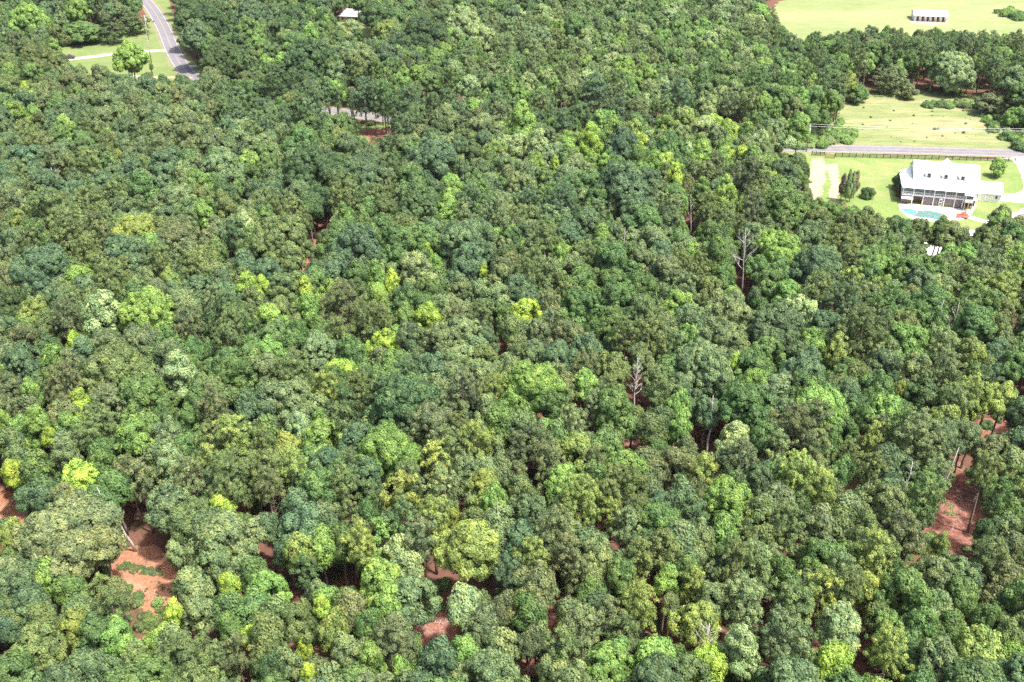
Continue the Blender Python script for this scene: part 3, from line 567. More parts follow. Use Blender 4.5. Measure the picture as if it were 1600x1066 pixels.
# landmarks of the picture, from which each tree is told apart
LM = [(222, 910, 'the orange clay clearing'), (20, 795, 'the clay bank on the left edge'), (668, 985, 'the needle covered clearing'), (1490, 810, 'the red needle clearing'),
      (1553, 670, 'the pink needle patch'), (485, 395, 'the narrow red trail'), (990, 690, 'the small red gap'), (1350, 1035, 'the lower red gap'),
      (1158, 410, 'the tall bleached dead tree'), (1079, 345, 'the slim dead trunk'), (993, 605, 'the bushy grey dead tree'), (1103, 685, 'the thin grey snag'), (88, 298, 'the pinkish dead treetop'),
      (1488, 520, 'the forked dead tree'), (115, 830, 'the pale oak clump'), (388, 450, 'the yellow trail tree'), (533, 578, 'the lime fan shaped tree'), (820, 485, 'the middle lime tree'),
      (1108, 1030, 'the lowest lime tree'), (630, 628, 'the great dark round oak'), (160, 490, 'the tall pale mint tree'), (281, 578, 'the pale feathery tree'), (180, 572, 'the wide dark olive oak'),
      (830, 600, 'the wide bright middle oak'), (960, 640, 'the tall oak by the red gap'), (735, 850, 'the wide yellow olive tree'), (605, 698, 'the broad bright oak'), (1215, 505, 'the wide bluish oak'),
      (1390, 725, 'the great bluish dome'), (1283, 928, 'the bright round pine'), (998, 947, 'the yellow tufted pine'), (955, 1025, 'the lowest broad green crown'), (1455, 300, 'the white house'), (1285, 285, 'the sandy track'),
      (816, 188, 'the bright far tree'), (840, 225, 'the pale far treetops'), (1490, 105, 'the great pale meadow tree'), (1455, 25, 'the white barn'), (543, 25, 'the grey roofed house'),
      (205, 87, 'the lone lawn tree'), (270, 70, 'the bend of the road'), (570, 147, 'the tall roadside pines'), (1400, 190, 'the meadow'), (922, 215, 'the yellow green spire'), (1055, 278, 'the yellow treetop'),
      (488, 258, 'the dark trail oak'), (213, 358, 'the yellowish left oak'), (67, 410, 'the bluish left oak'), (438, 373, 'the olive trail oak'), (1563, 460, 'the yellow right pine'), (1343, 520, 'the broad olive pine'), (345, 905, 'the gaps of bare earth')]
LM = [L for L in LM]
DIRS = ['right of', 'above and right of', 'above', 'above and left of', 'left of', 'below and left of', 'below', 'below and right of']
ORD = ['', 'second ', 'third ', 'fourth ', 'fifth ', 'sixth ', 'seventh ', 'eighth ', 'ninth ', 'tenth ']
def sizeword(t):
    lo, hi = {'o': (5.2, 8.2), 'p': (4.4, 6.4), 't': (3.6, 5.2)}[t[5]]
    return 'small' if t[2] < lo else 'large' if t[2] > hi else 'middling'
groups = {}
for k in 'opt':
    for t in single[k]:
        best = sorted(((math.hypot(t[8]-a, t[9]-b_), a, b_, s) for a, b_, s in LM))
        dd, a, b_, s = best[0] if best[0][0] > 14 else best[0]
        if dd < 16 and t[7] and t[5] != 'x': key = ('self', s, t[5], t[6])
        else:
            ang = math.degrees(math.atan2(-(t[9]-b_), t[8]-a)) % 360; key = (DIRS[int((ang+22.5)//45) % 8], s, t[5], t[6], sizeword(t))
        groups.setdefault(key, []).append((dd, id(t), t))
LABEL = {}; used = set()
for key, L in groups.items():
    L.sort(key=lambda q: q[:2])
    for i, (dd, _, t) in enumerate(L):
        if key[0] == 'self': base = f"{sizeword(t)} {WORD[t[6]]} {NOUN[t[5]]}, itself {key[1]}" if False else f"{ORD[min(i, 9)]}{WORD[t[6]]} {NOUN[t[5]]} standing right at {key[1]}"
        else: base = f"{ORD[min(i, 9)]}{key[4]} {WORD[t[6]]} {NOUN[t[5]]} {key[0]} {key[1]}"
        if i > 9: base += ', farther'
        LABEL[id(t)] = base
GRP = {'o': 'broadleaf trees of the wood', 'p': 'pines of the wood', 't': 'slender pointed trees of the wood'}
PICKED = {(205, 87): 'round bright green tree alone on the lawn beside the bend of the road'}
rr2 = random.Random(5); rest = {'p': [], 'o': []}
for i, t in enumerate(TREES):
    ti, (R, Hn, me) = pick(t[5], t[2], i*7+3); rot = rr2.uniform(0, 6.28)
    s = t[2]/(2*R); tint = tinted(t[6], rr2, 0 if t[7] else .22); sz = t[4]/Hn; base = t[3]-t[4]; j = i % 4
    if id(t) in chosen:
        root = empty(NAME[t[5]], (t[0], t[1], 0), rot)
        tag(root, LABEL[id(t)], 'pine' if t[5] == 'p' else 'tree', GRP[t[5]])
        c = link(bpy.data.objects.new('crown', me), root); c.location = (0, 0, base); e = rr2.uniform(.86, 1.1); c.scale = (s*e, s*(1.96-e)*1.0, sz); c['tint'] = tint
        k = link(bpy.data.objects.new('trunk', TRUNK[t[5]][j]), root); q = .75+t[2]*.04; k.scale = (q, q, t[3]/16.5)
    else: rest['p' if t[5] == 'p' else 'o'].append((t[0], t[1], base, ti if t[5] != 't' else ti+100, rot, s*rr2.uniform(.85, 1.1), s*rr2.uniform(.85, 1.1), sz*rr2.uniform(.92, 1.12), tint, j, t[3]))
def proto_collection(name, meshes):
    c = bpy.data.collections.new(name)
    for i, me in enumerate(meshes): c.objects.link(bpy.data.objects.new(f'{name}_shape_{i:02d}', me))
    return c
CP = {'p': proto_collection('pine_crowns', [v[2] for v in KIND['p']]), 'o': proto_collection('broadleaf_crowns', [v[2] for v in KIND['o']]+[v[2] for v in KIND['t']]),
      'b': proto_collection('bush_crowns', [v[2] for v in BUSH]), 'tp': proto_collection('pine_trunks', TRUNK['p']), 'to': proto_collection('broadleaf_trunks', TRUNK['o'])}
def scatter(name, crowns, trunks, rows, label, cat):
    n = len(rows); both = rows if trunks is None else rows*2
    me = bpy.data.meshes.new(name); me.vertices.add(len(both))
    co = [(r[0], r[1], r[2]) for r in rows]+([] if trunks is None else [(r[0], r[1], 0) for r in rows])
    me.vertices.foreach_set('co', np.array(co, np.float32).ravel())
    def A(nm, typ, dat, prop='value'): me.attributes.new(nm, typ, 'POINT').data.foreach_set(prop, np.array(dat).ravel())
    A('idx', 'INT', np.array([r[3] for r in rows]+([] if trunks is None else [r[9] for r in rows]), np.int32))
    A('turn', 'FLOAT_VECTOR', np.array([(0, 0, r[4]) for r in both], np.float32), 'vector')
    A('size', 'FLOAT_VECTOR', np.array([(r[5], r[6], r[7]) for r in rows]+([] if trunks is None else [(.95, .95, r[10]/16.5) for r in rows]), np.float32), 'vector')
    A('tint', 'FLOAT_COLOR', np.array([(*r[8], 1) for r in both], np.float32), 'color')
    A('is_trunk', 'BOOLEAN', np.array([0]*n+([] if trunks is None else [1]*n), bool))
    o = link(bpy.data.objects.new(name, me)); tag(o, label, cat, None, 'stuff')
    g = bpy.data.node_groups.new(name, 'GeometryNodeTree'); g.interface.new_socket('Geometry', in_out='INPUT', socket_type='NodeSocketGeometry'); g.interface.new_socket('Geometry', in_out='OUTPUT', socket_type='NodeSocketGeometry')
    N, L = g.nodes, g.links; gi = N.new('NodeGroupInput'); go = N.new('NodeGroupOutput'); jn = N.new('GeometryNodeJoinGeometry')
    def na(nm, typ):
        a = N.new('GeometryNodeInputNamedAttribute'); a.data_type = typ; a.inputs[0].default_value = nm; return next(s for s in a.outputs if s.enabled and s.name == 'Attribute')
    for col, neg in ((crowns, True), (trunks, False)):
        if col is None: continue
        ci = N.new('GeometryNodeCollectionInfo'); ci.inputs['Collection'].default_value = col; ci.inputs['Separate Children'].default_value = True; ci.inputs['Reset Children'].default_value = True
        ip = N.new('GeometryNodeInstanceOnPoints'); ip.inputs['Pick Instance'].default_value = True
        sel = na('is_trunk', 'BOOLEAN')
        if neg:
            nb = N.new('FunctionNodeBooleanMath'); nb.operation = 'NOT'; L.new(sel, nb.inputs[0]); sel = nb.outputs[0]
        L.new(gi.outputs[0], ip.inputs['Points']); L.new(sel, ip.inputs['Selection']); L.new(ci.outputs[0], ip.inputs['Instance'])
        L.new(na('idx', 'INT'), ip.inputs['Instance Index']); L.new(na('turn', 'FLOAT_VECTOR'), ip.inputs['Rotation']); L.new(na('size', 'FLOAT_VECTOR'), ip.inputs['Scale'])
        L.new(ip.outputs[0], jn.inputs[0])
    L.new(jn.outputs[0], go.inputs[0]); md = o.modifiers.new('trees', 'NODES'); md.node_group = g; return o
NO = len(KIND['o'])
rest['o'] = [(*r[:3], r[3] if r[3] < 100 else r[3]-100+NO, *r[4:]) for r in rest['o']]
scatter('pine_woodland', CP['p'], CP['tp'], rest['p'], 'dark green pine wood filling in between and beyond the nearer trees', 'wood')
scatter('broadleaf_woodland', CP['o'], CP['to'], rest['o'], 'mixed green broadleaf wood filling in between and beyond the nearer trees', 'wood')
rows = []
for x, y, wd, c in THICKET:
    k = rr2.randrange(3); R, Hn, _ = BUSH[k]; s = wd/(2*R); rows.append((x, y, -.15*wd, k, rr2.uniform(0, 6.28), s, s, s*rr2.uniform(.8, 1.2), tinted(c, rr2)))
for _ in range(2600):                                 # undergrowth through the wood
    Y = rr2.uniform(85, 330); X = rr2.uniform(-1, 1)*(.5*Y+20); wd = rr2.uniform(.8, 2.6)
    if road_dist(X, Y) < 6 or any(inside(b_, np.array([X]), np.array([Y]))[0] for b_ in BARE) or covers_open(X, Y, wd, wd*.6, wd*.6, 1.0): continue
    k = rr2.randrange(3); R, Hn, _ = BUSH[k]; s = wd/(2*R); rows.append((X, Y, -.15*wd, k, rr2.uniform(0, 6.28), s, s, s*rr2.uniform(.6, 1.0), tinted(rr2.choice('GDOGWK'), rr2)))
for _ in range(2600):
    Y = rr2.uniform(330, 600); X = rr2.uniform(-1, 1)*(.5*Y+20); wd = rr2.uniform(1.5, 3.4)
    if road_dist(X, Y) < 6 or any(inside(b_, np.array([X]), np.array([Y]))[0] for b_ in BARE) or covers_open(X, Y, wd, wd*.6, wd*.6, 1.0): continue
    k = rr2.randrange(3); R, Hn, _ = BUSH[k]; s = wd/(2*R); rows.append((X, Y, -.15*wd, k, rr2.uniform(0, 6.28), s, s, s*rr2.uniform(.7, 1.3), tinted(rr2.choice('GDGPL'), rr2)))
for _ in range(60):                                  # tufts of weeds in the rough meadow
    x, y = rr2.uniform(1310, 1570), rr2.choice((rr2.uniform(165, 200), rr2.uniform(200, 222))); X, Y, _z = at(x, y)
    if not inside(OPEN[1], np.array([float(x)]), np.array([float(y)]))[0]: continue
    wd = rr2.uniform(.15, .95)**1.7; k = rr2.randrange(3); R, Hn, _ = BUSH[k]; s = wd/(2*R); rows.append((X, Y, -.1*wd, k, rr2.uniform(0, 6.28), s, s, s, tinted(rr2.choice('OKGDP'), rr2)))
scatter('undergrowth', CP['b'], None, rows, 'low thickets and saplings along the wood edges and between the trunks', 'undergrowth')

hz = MB().box(-3100, 3100, -600, 5100, -1, 140); hm = bpy.data.materials.new('pale_air'); hm.use_nodes = True
hn = hm.node_tree.nodes; hn.remove(hn['Principled BSDF']); hv = hn.new('ShaderNodeVolumePrincipled'); hv.inputs['Density'].default_value = .000035
hv.inputs['Color'].default_value = (.86, .92, 1, 1); hv.inputs['Anisotropy'].default_value = .2; hm.node_tree.links.new(hv.outputs[0], hn['Material Output'].inputs['Volume'])
tag(hz.build('haze', hm), 'thin pale summer haze over the whole wood', 'haze', None, 'stuff')
# ------------------------------------------------------------------ dead trees
def dead(x, y, H, seed, nlimb, reach, label, lean=(0, 0), sc=1.0, base=None):
    X, Y, _ = at(x, base) if base else at(x, y, H*.6)
    root = empty('dead_tree', (X, Y, 0)); tag(root, label, 'dead tree', 'dead trees of the wood')
    m = dead_mesh('dead_trunk', seed, H, nlimb, reach, lean); m.build('trunk', M['deadwood'], root, True); return root
dead(1158, 400, 20, 1, 13, 4.8, 'tall bleached dead tree with upswept bare limbs in a dark gap', (-1.2, 0), base=474)
dead(1079, 345, 14, 2, 5, 2.4, 'slim bleached dead trunk with a forked top among far trees', (-1.2, 0), base=378)
dead(993, 600, 15.5, 3, 22, 2.6, 'bushy grey dead tree above the small red gap')
dead(1103, 685, 15, 4, 14, 1.2, 'thin grey snag with short stubs of branches', base=718)
dead(88, 296, 16.5, 5, 14, 4.2, 'small pinkish grey dead treetop on the left slope')
dead(1488, 516, 17, 6, 9, 4.5, 'forked bare dead tree left of the yellow right pine')
dead(1455, 508, 16, 7, 4, 2.0, 'bare curved dead stem beside the forked dead tree', (1.5, 0))
dead(975, 393, 16.5, 8, 6, 1.6, 'short white snag between greyish green crowns')
dead(1003, 685, 5, 9, 10, 1.6, 'little grey dead sapling in the small red gap', base=703)
dead(1412, 775, 18, 10, 10, 1.3, 'spiky bare treetop above a dull khaki crown')
dead(625, 1030, 13, 11, 6, 3.0, 'white broken branches near the lower edge')
dead(1250, 1052, 12, 12, 8, 3.0, 'curled white branches at the lower edge right of the lime tree')
dead(300, 880, 10, 13, 14, 2.6, 'pale dead branches beside the orange clay clearing')
dead(213, 830, 15, 14, 5, 2.6, 'bare leaning trunk behind the orange clay clearing', (-3.4, -1), base=862)
dead(1102, 1022, 15.5, 15, 16, 3.6, 'pale bare limbs showing inside the lowest lime tree')
dead(137, 700, 14.5, 16, 12, 2.2, 'small grey dead crown beside the greyish spire on the left')
dead(1450, 790, 16, 17, 3, 1.0, 'slim pale trunk leaning over the red needle clearing', (2.6, 2), base=824)

# bleached sticks and fallen limbs on the cleared ground
sk = MB()
for (x0, y0, x1, y1, n_) in ((185, 870, 272, 950, 26), (632, 965, 706, 1002, 36), (1456, 770, 1522, 850, 44), (10, 778, 42, 812, 16), (1538, 666, 1570, 676, 10), (455, 350, 510, 440, 24), (978, 685, 1004, 696, 8)):
    for _ in range(n_):
        X, Y, _z = at(rr2.uniform(x0, x1), rr2.uniform(y0, y1)); a = rr2.uniform(0, 3.14); L = rr2.uniform(.4, 2.6); dx, dy = math.cos(a)*L, math.sin(a)*L
        sk.tube([(X, Y, .05), (X+dx*.5, Y+dy*.5, .12+rr2.uniform(0, .15)), (X+dx, Y+dy*.9, .06)], [.03, .024, .012], 4)
tag(sk.build('fallen_branches', M['deadwood']), 'bleached sticks strewn over the cleared red ground', 'branches', None, 'stuff')

# ------------------------------------------------------------------ small trees and shrubs about the house
def yard_tree(name, x, y, wm, H, hc, kind, col, label, cat='tree', trunk=True, shape=0):
    X, Y, _ = at(x, y); root = empty(name, (X, Y, 0), rr2.uniform(0, 6)); tag(root, label, cat)
    R, Hn, me = (KIND[kind] if kind in KIND else BUSH)[shape]
    c = link(bpy.data.objects.new('crown', me), root); c.location = (0, 0, H-hc); c.scale = (wm/2/R, wm/2/R, hc/Hn); c['tint'] = TINT[col] if isinstance(col, str) else col
    if trunk: k = link(bpy.data.objects.new('trunk', TRUNK['o'][shape % 4]), root); k.scale = (.5, .5, H/18)
    return root
yard_tree('lawn_tree', 1556, 276, 4.4, 5.2, 4.4, 'o', 'L', 'small round bright tree on the lawn by the board fence', shape=0)
yard_tree('shrub', 1354, 309, 3.1, 2.7, 2.8, 'b', 'D', 'dark round shrub standing alone on the lawn', 'shrub', False, 1)
yard_tree('shrub', 1400, 295, 2.6, 3.6, 3.6, 'b', 'D', 'tall dark shrub against the left side of the white house', 'shrub', False, 0)
yard_tree('shrub', 1403, 306, 2.2, 2.8, 2.8, 'b', (.12, .09, .06), 'brownish shrub at the lower left corner of the white house', 'shrub', False, 2)
yard_tree('shrub', 1396, 350, 3.4, 1.6, 1.8, 'b', 'D', 'low dark shrub at the lawn edge left of the pool', 'shrub', False, 0)
yard_tree('shrub', 1408, 353, 3.4, 1.7, 1.9, 'b', 'D', 'low dark shrub nearer the pool beside its twin', 'shrub', False, 1)
yard_tree('shrub', 1534, 309, 2.6, 1.3, 1.5, 'b', (.14, .1, .07), 'reddish shrub bed in front of the garage wall', 'shrub', False, 1)
for k, (x, y, h) in enumerate(((1313, 314, 9), (1320, 319, 10.5), (1327, 316, 10), (1333, 310, 9))):
    yard_tree('flowering_tree', x, y, 1.9, h, h*.86, 't', (.24, .22, .17) if k in (0, 3) else 'M', ['pinkish slender tree nearest the sandy track', 'pale green slender tree second from the sandy track', 'pale green slender tree third from the sandy track', 'pinkish slender tree of the row nearest the house'][k], 'tree', True, k % 3)

# ------------------------------------------------------------------ the white house
A_ = Vector(at(1407, 317)[:2]); B_ = Vector(at(1515, 327)[:2]); ang = math.atan2((B_-A_).y, (B_-A_).x)
HS = empty('white_house', (A_.x, A_.y, 0), ang)
tag(HS, 'large white house with metal roof, dormers and two storey porch facing the pool', 'house')
LEN = 21.0; PE = -.1
mb = MB()
mb.box(3.0, LEN, 2.6, 17.4, 0, 5.6); mb.build('wall', M['white'], HS)
MB().box(.2, LEN-4.2, 2.45, 2.6, 0, 2.6).build('lower_wall', M['brick'], HS)
g = MB()                                             # gable ends
for xx in (3.06, LEN-.26):
    g.hull([(xx, 2.7, 5.6), (xx, 17.3, 5.6), (xx, 10, 9.7), (xx+.2, 2.7, 5.6), (xx+.2, 17.3, 5.6), (xx+.2, 10, 9.7)], ((0, 2, 1), (3, 4, 5), (0, 3, 5, 2), (1, 2, 5, 4)))
g.build('gable_wall', M['white'], HS)
rf = MB()
rf.slab((2.7, 10.0, 10.05), (LEN+.3, 10.0, 10.05), (LEN+.3, 2.9, 6.25), (2.7, 2.9, 6.25), .16)
rf.slab((2.7, 17.9, 5.85), (LEN+.3, 17.9, 5.85), (LEN+.3, 10.02, 10.05), (2.7, 10.02, 10.05), .16)
roof = rf.build('roof', M['roof'], HS)
rf = MB(); rf.slab((2.7, 2.88, 6.22), (LEN+.3, 2.88, 6.22), (LEN+.3, -.5, 5.2), (-.5, -.5, 5.2), .14)
rf.slab((2.68, 13.5, 6.2), (2.68, 2.9, 6.2), (-.5, -.5, 5.18), (-.5, 13.5, 5.18), .14); porch_roof = rf.build('porch_roof', M['roof'], HS)
sm = MB(); x = 2.9
while x < LEN+.2:                                     # standing seams
    sm.slab((x, 9.95, 10.12), (x+.05, 9.95, 10.12), (x+.05, 2.95, 6.34), (x, 2.95, 6.34), .07); x += .6
s_ = sm.build('roof_seam', M['seam'], roof); s_['kind'] = 'stuff'
# cross gable behind the ridge
MB().hull([(10.7, 10.2, 9.9), (13.7, 10.2, 9.9), (12.2, 10.2, 10.7), (10.7, 12, 9.0), (13.7, 12, 9.0), (12.2, 12, 10.7)], ((0, 1, 2), (0, 2, 5, 3), (1, 4, 5, 2), (3, 5, 4))).build('roof_gable', M['roof'], HS)
for x0 in (6.0, 10.7, 15.4):                          # dormers
    d = MB().box(x0, x0+2.0, 4.4, 8.0, 6.6, 8.35).build('dormer', M['white'], HS)
    MB().slab((x0-.35, 3.9, 8.15), (x0+1.0, 3.9, 9.05), (x0+1.0, 9, 9.05), (x0-.35, 9, 8.15), .1).slab((x0+1.0, 3.9, 9.05), (x0+2.35, 3.9, 8.15), (x0+2.35, 9, 8.15), (x0+1.0, 9, 9.05), .1).build('dormer_roof', M['roof'], d)
    MB().hull([(x0-.02, 4.38, 8.35), (x0+2.02, 4.38, 8.35), (x0+1, 4.38, 9.0), (x0-.02, 4.6, 8.35), (x0+2.02, 4.6, 8.35), (x0+1, 4.6, 9.0)], ((0, 1, 2), (5, 4, 3))).build('dormer_gable', M['seam'], d)
    MB().box(x0+.6, x0+1.4, 4.35, 4.41, 6.95, 7.5).box(x0+.6, x0+1.4, 4.35, 4.41, 7.6, 8.15).build('window', M['glass'], d)
    MB().box(x0-.03, x0-.005, 4.5, 7.9, 6.7, 8.3).build('dormer_cheek_shade', M['grey_roof'], d)  # left cheek painted grey as the side turned from the sun
# porch: floor, posts, screens and dark bay panels, rail
MB().box(0, LEN-.1, 0, 2.44, 2.62, 2.9).box(0, 2.9, 2.5, 13.2, 2.62, 2.9).build('porch_floor', M['white'], HS)
px_ = [0, 2.95, 5.9, 8.85, 11.8, 14.75, 17.0]
for x0 in px_:
    MB().box(x0, x0+.22, 0, .22, 2.9, 5.12).build('porch_post', M['white'], HS)
    MB().box(x0, x0+.26, 0.02, .28, 0, 2.62).build('lower_post', M['white'] if x0 else M['brick'], HS)
for a, b_ in zip(px_[:-1], px_[1:]):
    MB().box(a+.24, b_-.02, .06, .1, 3.62, 3.72).box(a+.24, b_-.02, .05, .11, 2.96, 3.06).build('rail', M['white'], HS)
    q = MB()
    xx = a+.4
    while xx < b_-.1: q.box(xx, xx+.06, .065, .095, 3.06, 3.62); xx += .28
    q.build('baluster', M['white'], HS)['kind'] = 'stuff'
    MB().box(a+.24, b_-.02, .12, .16, 3.72, 5.1).build('porch_shade_panel', M['bay_shade'], HS)  # dark panel in place of the bay's shaded depth
for y0 in (3, 6, 9, 12): MB().box(0, .22, y0, y0+.22, 2.9, 5.3).build('side_post', M['white'], HS); MB().box(0, .26, y0, y0+.26, 0, 2.62).build('side_post', M['brick'], HS)
MB().box(.06, .1, .3, 13, 3.6, 3.75).build('side_rail', M['white'], HS)
for a, b_ in ((6.1, 8.8), (8.95+.2, 10.4), (12.05, 14.7), (15, 16.9)): MB().box(a, b_, .3, .36, 0.02, 2.5).build('lower_screen', M['lower'], HS)
d = MB().box(10.6, 11.6, .25, .33, 0, 2.4).build('lower_door', M['white'], HS); MB().box(10.85, 11.35, .22, .26, 1.3, 1.9).build('door_pane', M['glass'], d); MB().box(10.85, 11.35, .22, .26, .5, .95).build('door_pane', M['glass'], d)
MB().slab((-.1, 2.4, 2.5), (3.1, 2.4, 2.5), (3.1, -1.2, 1.9), (-.1, -1.2, 1.9), .1).build('lean_to_roof', M['roof'], HS)
MB().box(0, 2.9, .6, .7, .05, .9).build('planter_wall', M['brick'], HS)
MB().box(17.25, 19.5, -2.0, -.05, 2.65, 2.9).build('landing_floor', M['white'], HS)
MB().box(17.25, 19.5, -2.04, -1.94, 2.9, 3.75).build('landing_rail', M['white'], HS)
MB().slab((17.0, .2, 5.3), (19.7, .2, 5.3), (19.7, -2.2, 5.0), (17.0, -2.2, 5.0), .12).build('landing_roof', M['roof'], HS)
for x0 in (17.25, 19.3): MB().box(x0, x0+.18, -2.0, -1.82, 2.9, 4.9).build('landing_post', M['white'], HS)
for x0 in (17.25, 18.3, 19.3): MB().box(x0, x0+.22, -2.0, -1.78, 0, 2.65).build('landing_post', M['brick'], HS)
MB().box(17.4, 20.9, 2.42, 2.58, 0.02, 2.55).build('lower_shade_panel', M['dark'], HS)  # dark panel on the wall draws a shaded opening
MB().box(17.45, 19.3, -1.7, -1.64, 3.76, 4.8).build('landing_shade_panel', M['bay_shade'], HS)  # dark panel in place of the shaded landing opening
MB().box(19.9, 20.7, 2.5, 2.56, 3.2, 4.6).build('window', M['glass'], HS)
for xx in (3.6, 7.4): MB().box(xx, xx+1, 2.4, 2.46, 1.1, 1.9).build('window', M['glass'], HS)
# garage wing
G0 = Vector(at(1526, 314)[:2]); G1 = Vector(at(1562, 317)[:2])
GA = empty('garage_wing', (G0.x, G0.y, 0), ang); tag(GA, 'low white garage with metal roof joined to the right of the white house', 'garage')
GL = (G1-G0).length
MB().box(0, GL, 0, 9, 0, 2.9).build('wall', M['white'], GA)
MB().slab((-1.2, 4.5, 4.7), (GL+.4, 4.5, 4.7), (GL+.4, -.4, 2.85), (-1.2, -.4, 2.85), .14).slab((-1.2, 9.4, 2.85), (GL+.4, 9.4, 2.85), (GL+.4, 4.52, 4.7), (-1.2, 4.52, 4.7), .14).build('roof', M['roof'], GA)
MB().hull([(GL-.2, .1, 2.9), (GL-.2, 8.9, 2.9), (GL-.2, 4.5, 4.5), (GL, .1, 2.9), (GL, 8.9, 2.9), (GL, 4.5, 4.5)], ((0, 2, 1), (3, 4, 5), (0, 3, 5, 2), (1, 2, 5, 4))).build('gable_wall', M['white'], GA)
MB().box(-1.0, GL+.2, -.42, -.36, 2.6, 2.72).build('gutter', M['seam'], GA)
MB().box(GL-1.6, GL-1.0, -.03, .0, 1.2, 2.0).build('window', M['glass'], GA)
# pool deck and pool
dk = sheet('pool_deck', px((1404, 317), (1517, 328), (1520, 322), (1524, 318), (1526, 322), (1519, 333), (1508, 342), (1492, 346), (1465, 347), (1440, 346), (1420, 340), (1406, 330)), M['concrete'], .016)
def blob(cx, cy_, a, b_, n=28, wob=.15, sd=0, ph=0):
    r3 = random.Random(sd); c = Vector(at(cx, cy_)[:2]); f = [r3.uniform(-wob, wob) for _ in range(4)]
    return [(c.x+math.cos(t)*a*(1+f[0]*math.sin(2*t)+f[1]*math.cos(3*t))*1.0, c.y+math.sin(t+ph)*b_*(1+f[2]*math.sin(3*t)+f[3]*math.cos(2*t))) for t in [2*math.pi*k/n for k in range(n)]]
def ring(pts, wd, z, mat, name, parent=None):
    P = [Vector(p) for p in pts]; n = len(P); V = []
    for i in range(n):
        d = (P[(i+1) % n]-P[i-1]).normalized(); nr = Vector((-d.y, d.x)); V += [(*(P[i]+nr*wd/2), z), (*(P[i]-nr*wd/2), z)]
    me = bpy.data.meshes.new(name); me.from_pydata(V, [], [(2*i, 2*i+1, (2*i+3) % (2*n), (2*i+2) % (2*n)) for i in range(n)]); me.materials.append(mat); me.update()
    return link(bpy.data.objects.new(name, me), parent)
po = empty('swimming_pool', (0, 0, 0)); tag(po, 'free form swimming pool with blue water end and teal and dark patterned bottom', 'pool')
def psheet(name, pts, mat, z):
    o = sheet(name, pts, mat, z, kind='structure'); o.parent = po; del o['kind']; return o
psheet('water', blob(1421, 330, 1.9, 2.0, sd=1), M['water'], .024); ring(blob(1421, 330, 2.0, 2.1, sd=1), .2, .028, M['paint'], 'pool_edge', po)
psheet('pool_cover', blob(1444, 334, 5.2, 2.4, wob=.3, sd=3), M['teal'], .02)
psheet('pool_cover', blob(1460, 338, 3.8, 1.9, wob=.35, sd=4), M['teal'], .024)
for k, (x, y, a, b_) in enumerate(((1436, 333, 3.4, 1.7), (1450, 336, 4.2, 1.8), (1462, 333, 3.6, 2.2), (1474, 338, 2.6, 1.2), (1440, 338, 2.0, 1.0))):
    ring(blob(x, y, a, b_, wob=.35, sd=k+9), .28, .032+.004*k, M['coping'], 'coping_stone', po)
# garden furniture (rust red) at the right end of the deck
for k, (x, y) in enumerate(((1500, 340), (1506, 337), (1511, 341))):
    X, Y, _ = at(x, y); t = empty('garden_bench', (X, Y, .02), .4*k); tag(t, ['rust red bench nearest the pool at the deck end', 'rust red bench set back towards the house', 'rust red bench beside the footpath'][k], 'bench', 'rust red benches by the pool')
    MB().box(-1.1, 1.1, -.35, .35, .42, .5).build('seat', M['red'], t); MB().box(-1.1, 1.1, .33, .42, .5, 1.0).build('backrest', M['red'], t)
    for sx in (-.95, .85): MB().box(sx, sx+.1, -.3, .3, 0, .42).build('leg', M['red'], t)
# shed, trailer-like boxes
X, Y, _ = at(1519, 377); t = empty('garden_shed', (X, Y, 0), -.1); tag(t, 'small shed with pale metal roof at the edge of the lawn below the house', 'shed')
for sx in (-1.1, 1.0):
    for sy in (-1.1, 1.0): MB().box(sx, sx+.12, sy, sy+.12, 0, 2.3).build('post', M['white'], t)
MB().slab((-1.4, 1.4, 2.7), (1.4, 1.4, 2.7), (1.4, -1.4, 2.3), (-1.4, -1.4, 2.3), .1).build('roof', M['seam'], t); MB().box(-.9, .9, -.8, .9, 0, 1.5).build('cabinet', M['dark'], t)

# ------------------------------------------------------------------ barn in the hay field
a = Vector(at(1428, 33)[:2]); b_ = Vector(at(1479, 35)[:2]); L = (b_-a).length
sheet('barn_apron', px((1419, 31), (1424, 37), (1455, 40), (1482, 38), (1483, 33), (1470, 30), (1430, 28)), M['sand'], .008, rough=.5)
BN = empty('white_barn', (a.x, a.y, 0), math.atan2((b_-a).y, (b_-a).x)); tag(BN, 'long white barn with metal roof and open stalls in the far field', 'barn')
MB().box(0, L, .25, 9, 0, 2.75).build('wall', M['white'], BN)
MB().slab((-.5, 5, 4.3), (L+.5, 5, 4.3), (L+.5, -.7, 2.7), (-.5, -.7, 2.7), .12).slab((-.5, 9.6, 2.75), (L+.5, 9.6, 2.75), (L+.5, 5.02, 4.3), (-.5, 5.02, 4.3), .12).build('roof', M['roof'], BN)
for k in range(6):
    x0 = .5+k*(L-1)/6; MB().box(x0+.5, x0+1.6, .17, .24, .02, 2.35).build('stall_shade_panel', M['dark'], BN)  # dark panels on the solid wall draw the shade of open stalls
    MB().box(x0+1.75, x0+2.3, .19, .24, .1, 1.1).build('stall_board', M['red'] if k % 2 else M['tan'], BN)
for k in range(5): MB().box(1.5+k*3, 1.7+k*3, 3.1, 3.5, 3.75, 3.95).build('roof_vent', M['seam'], BN)
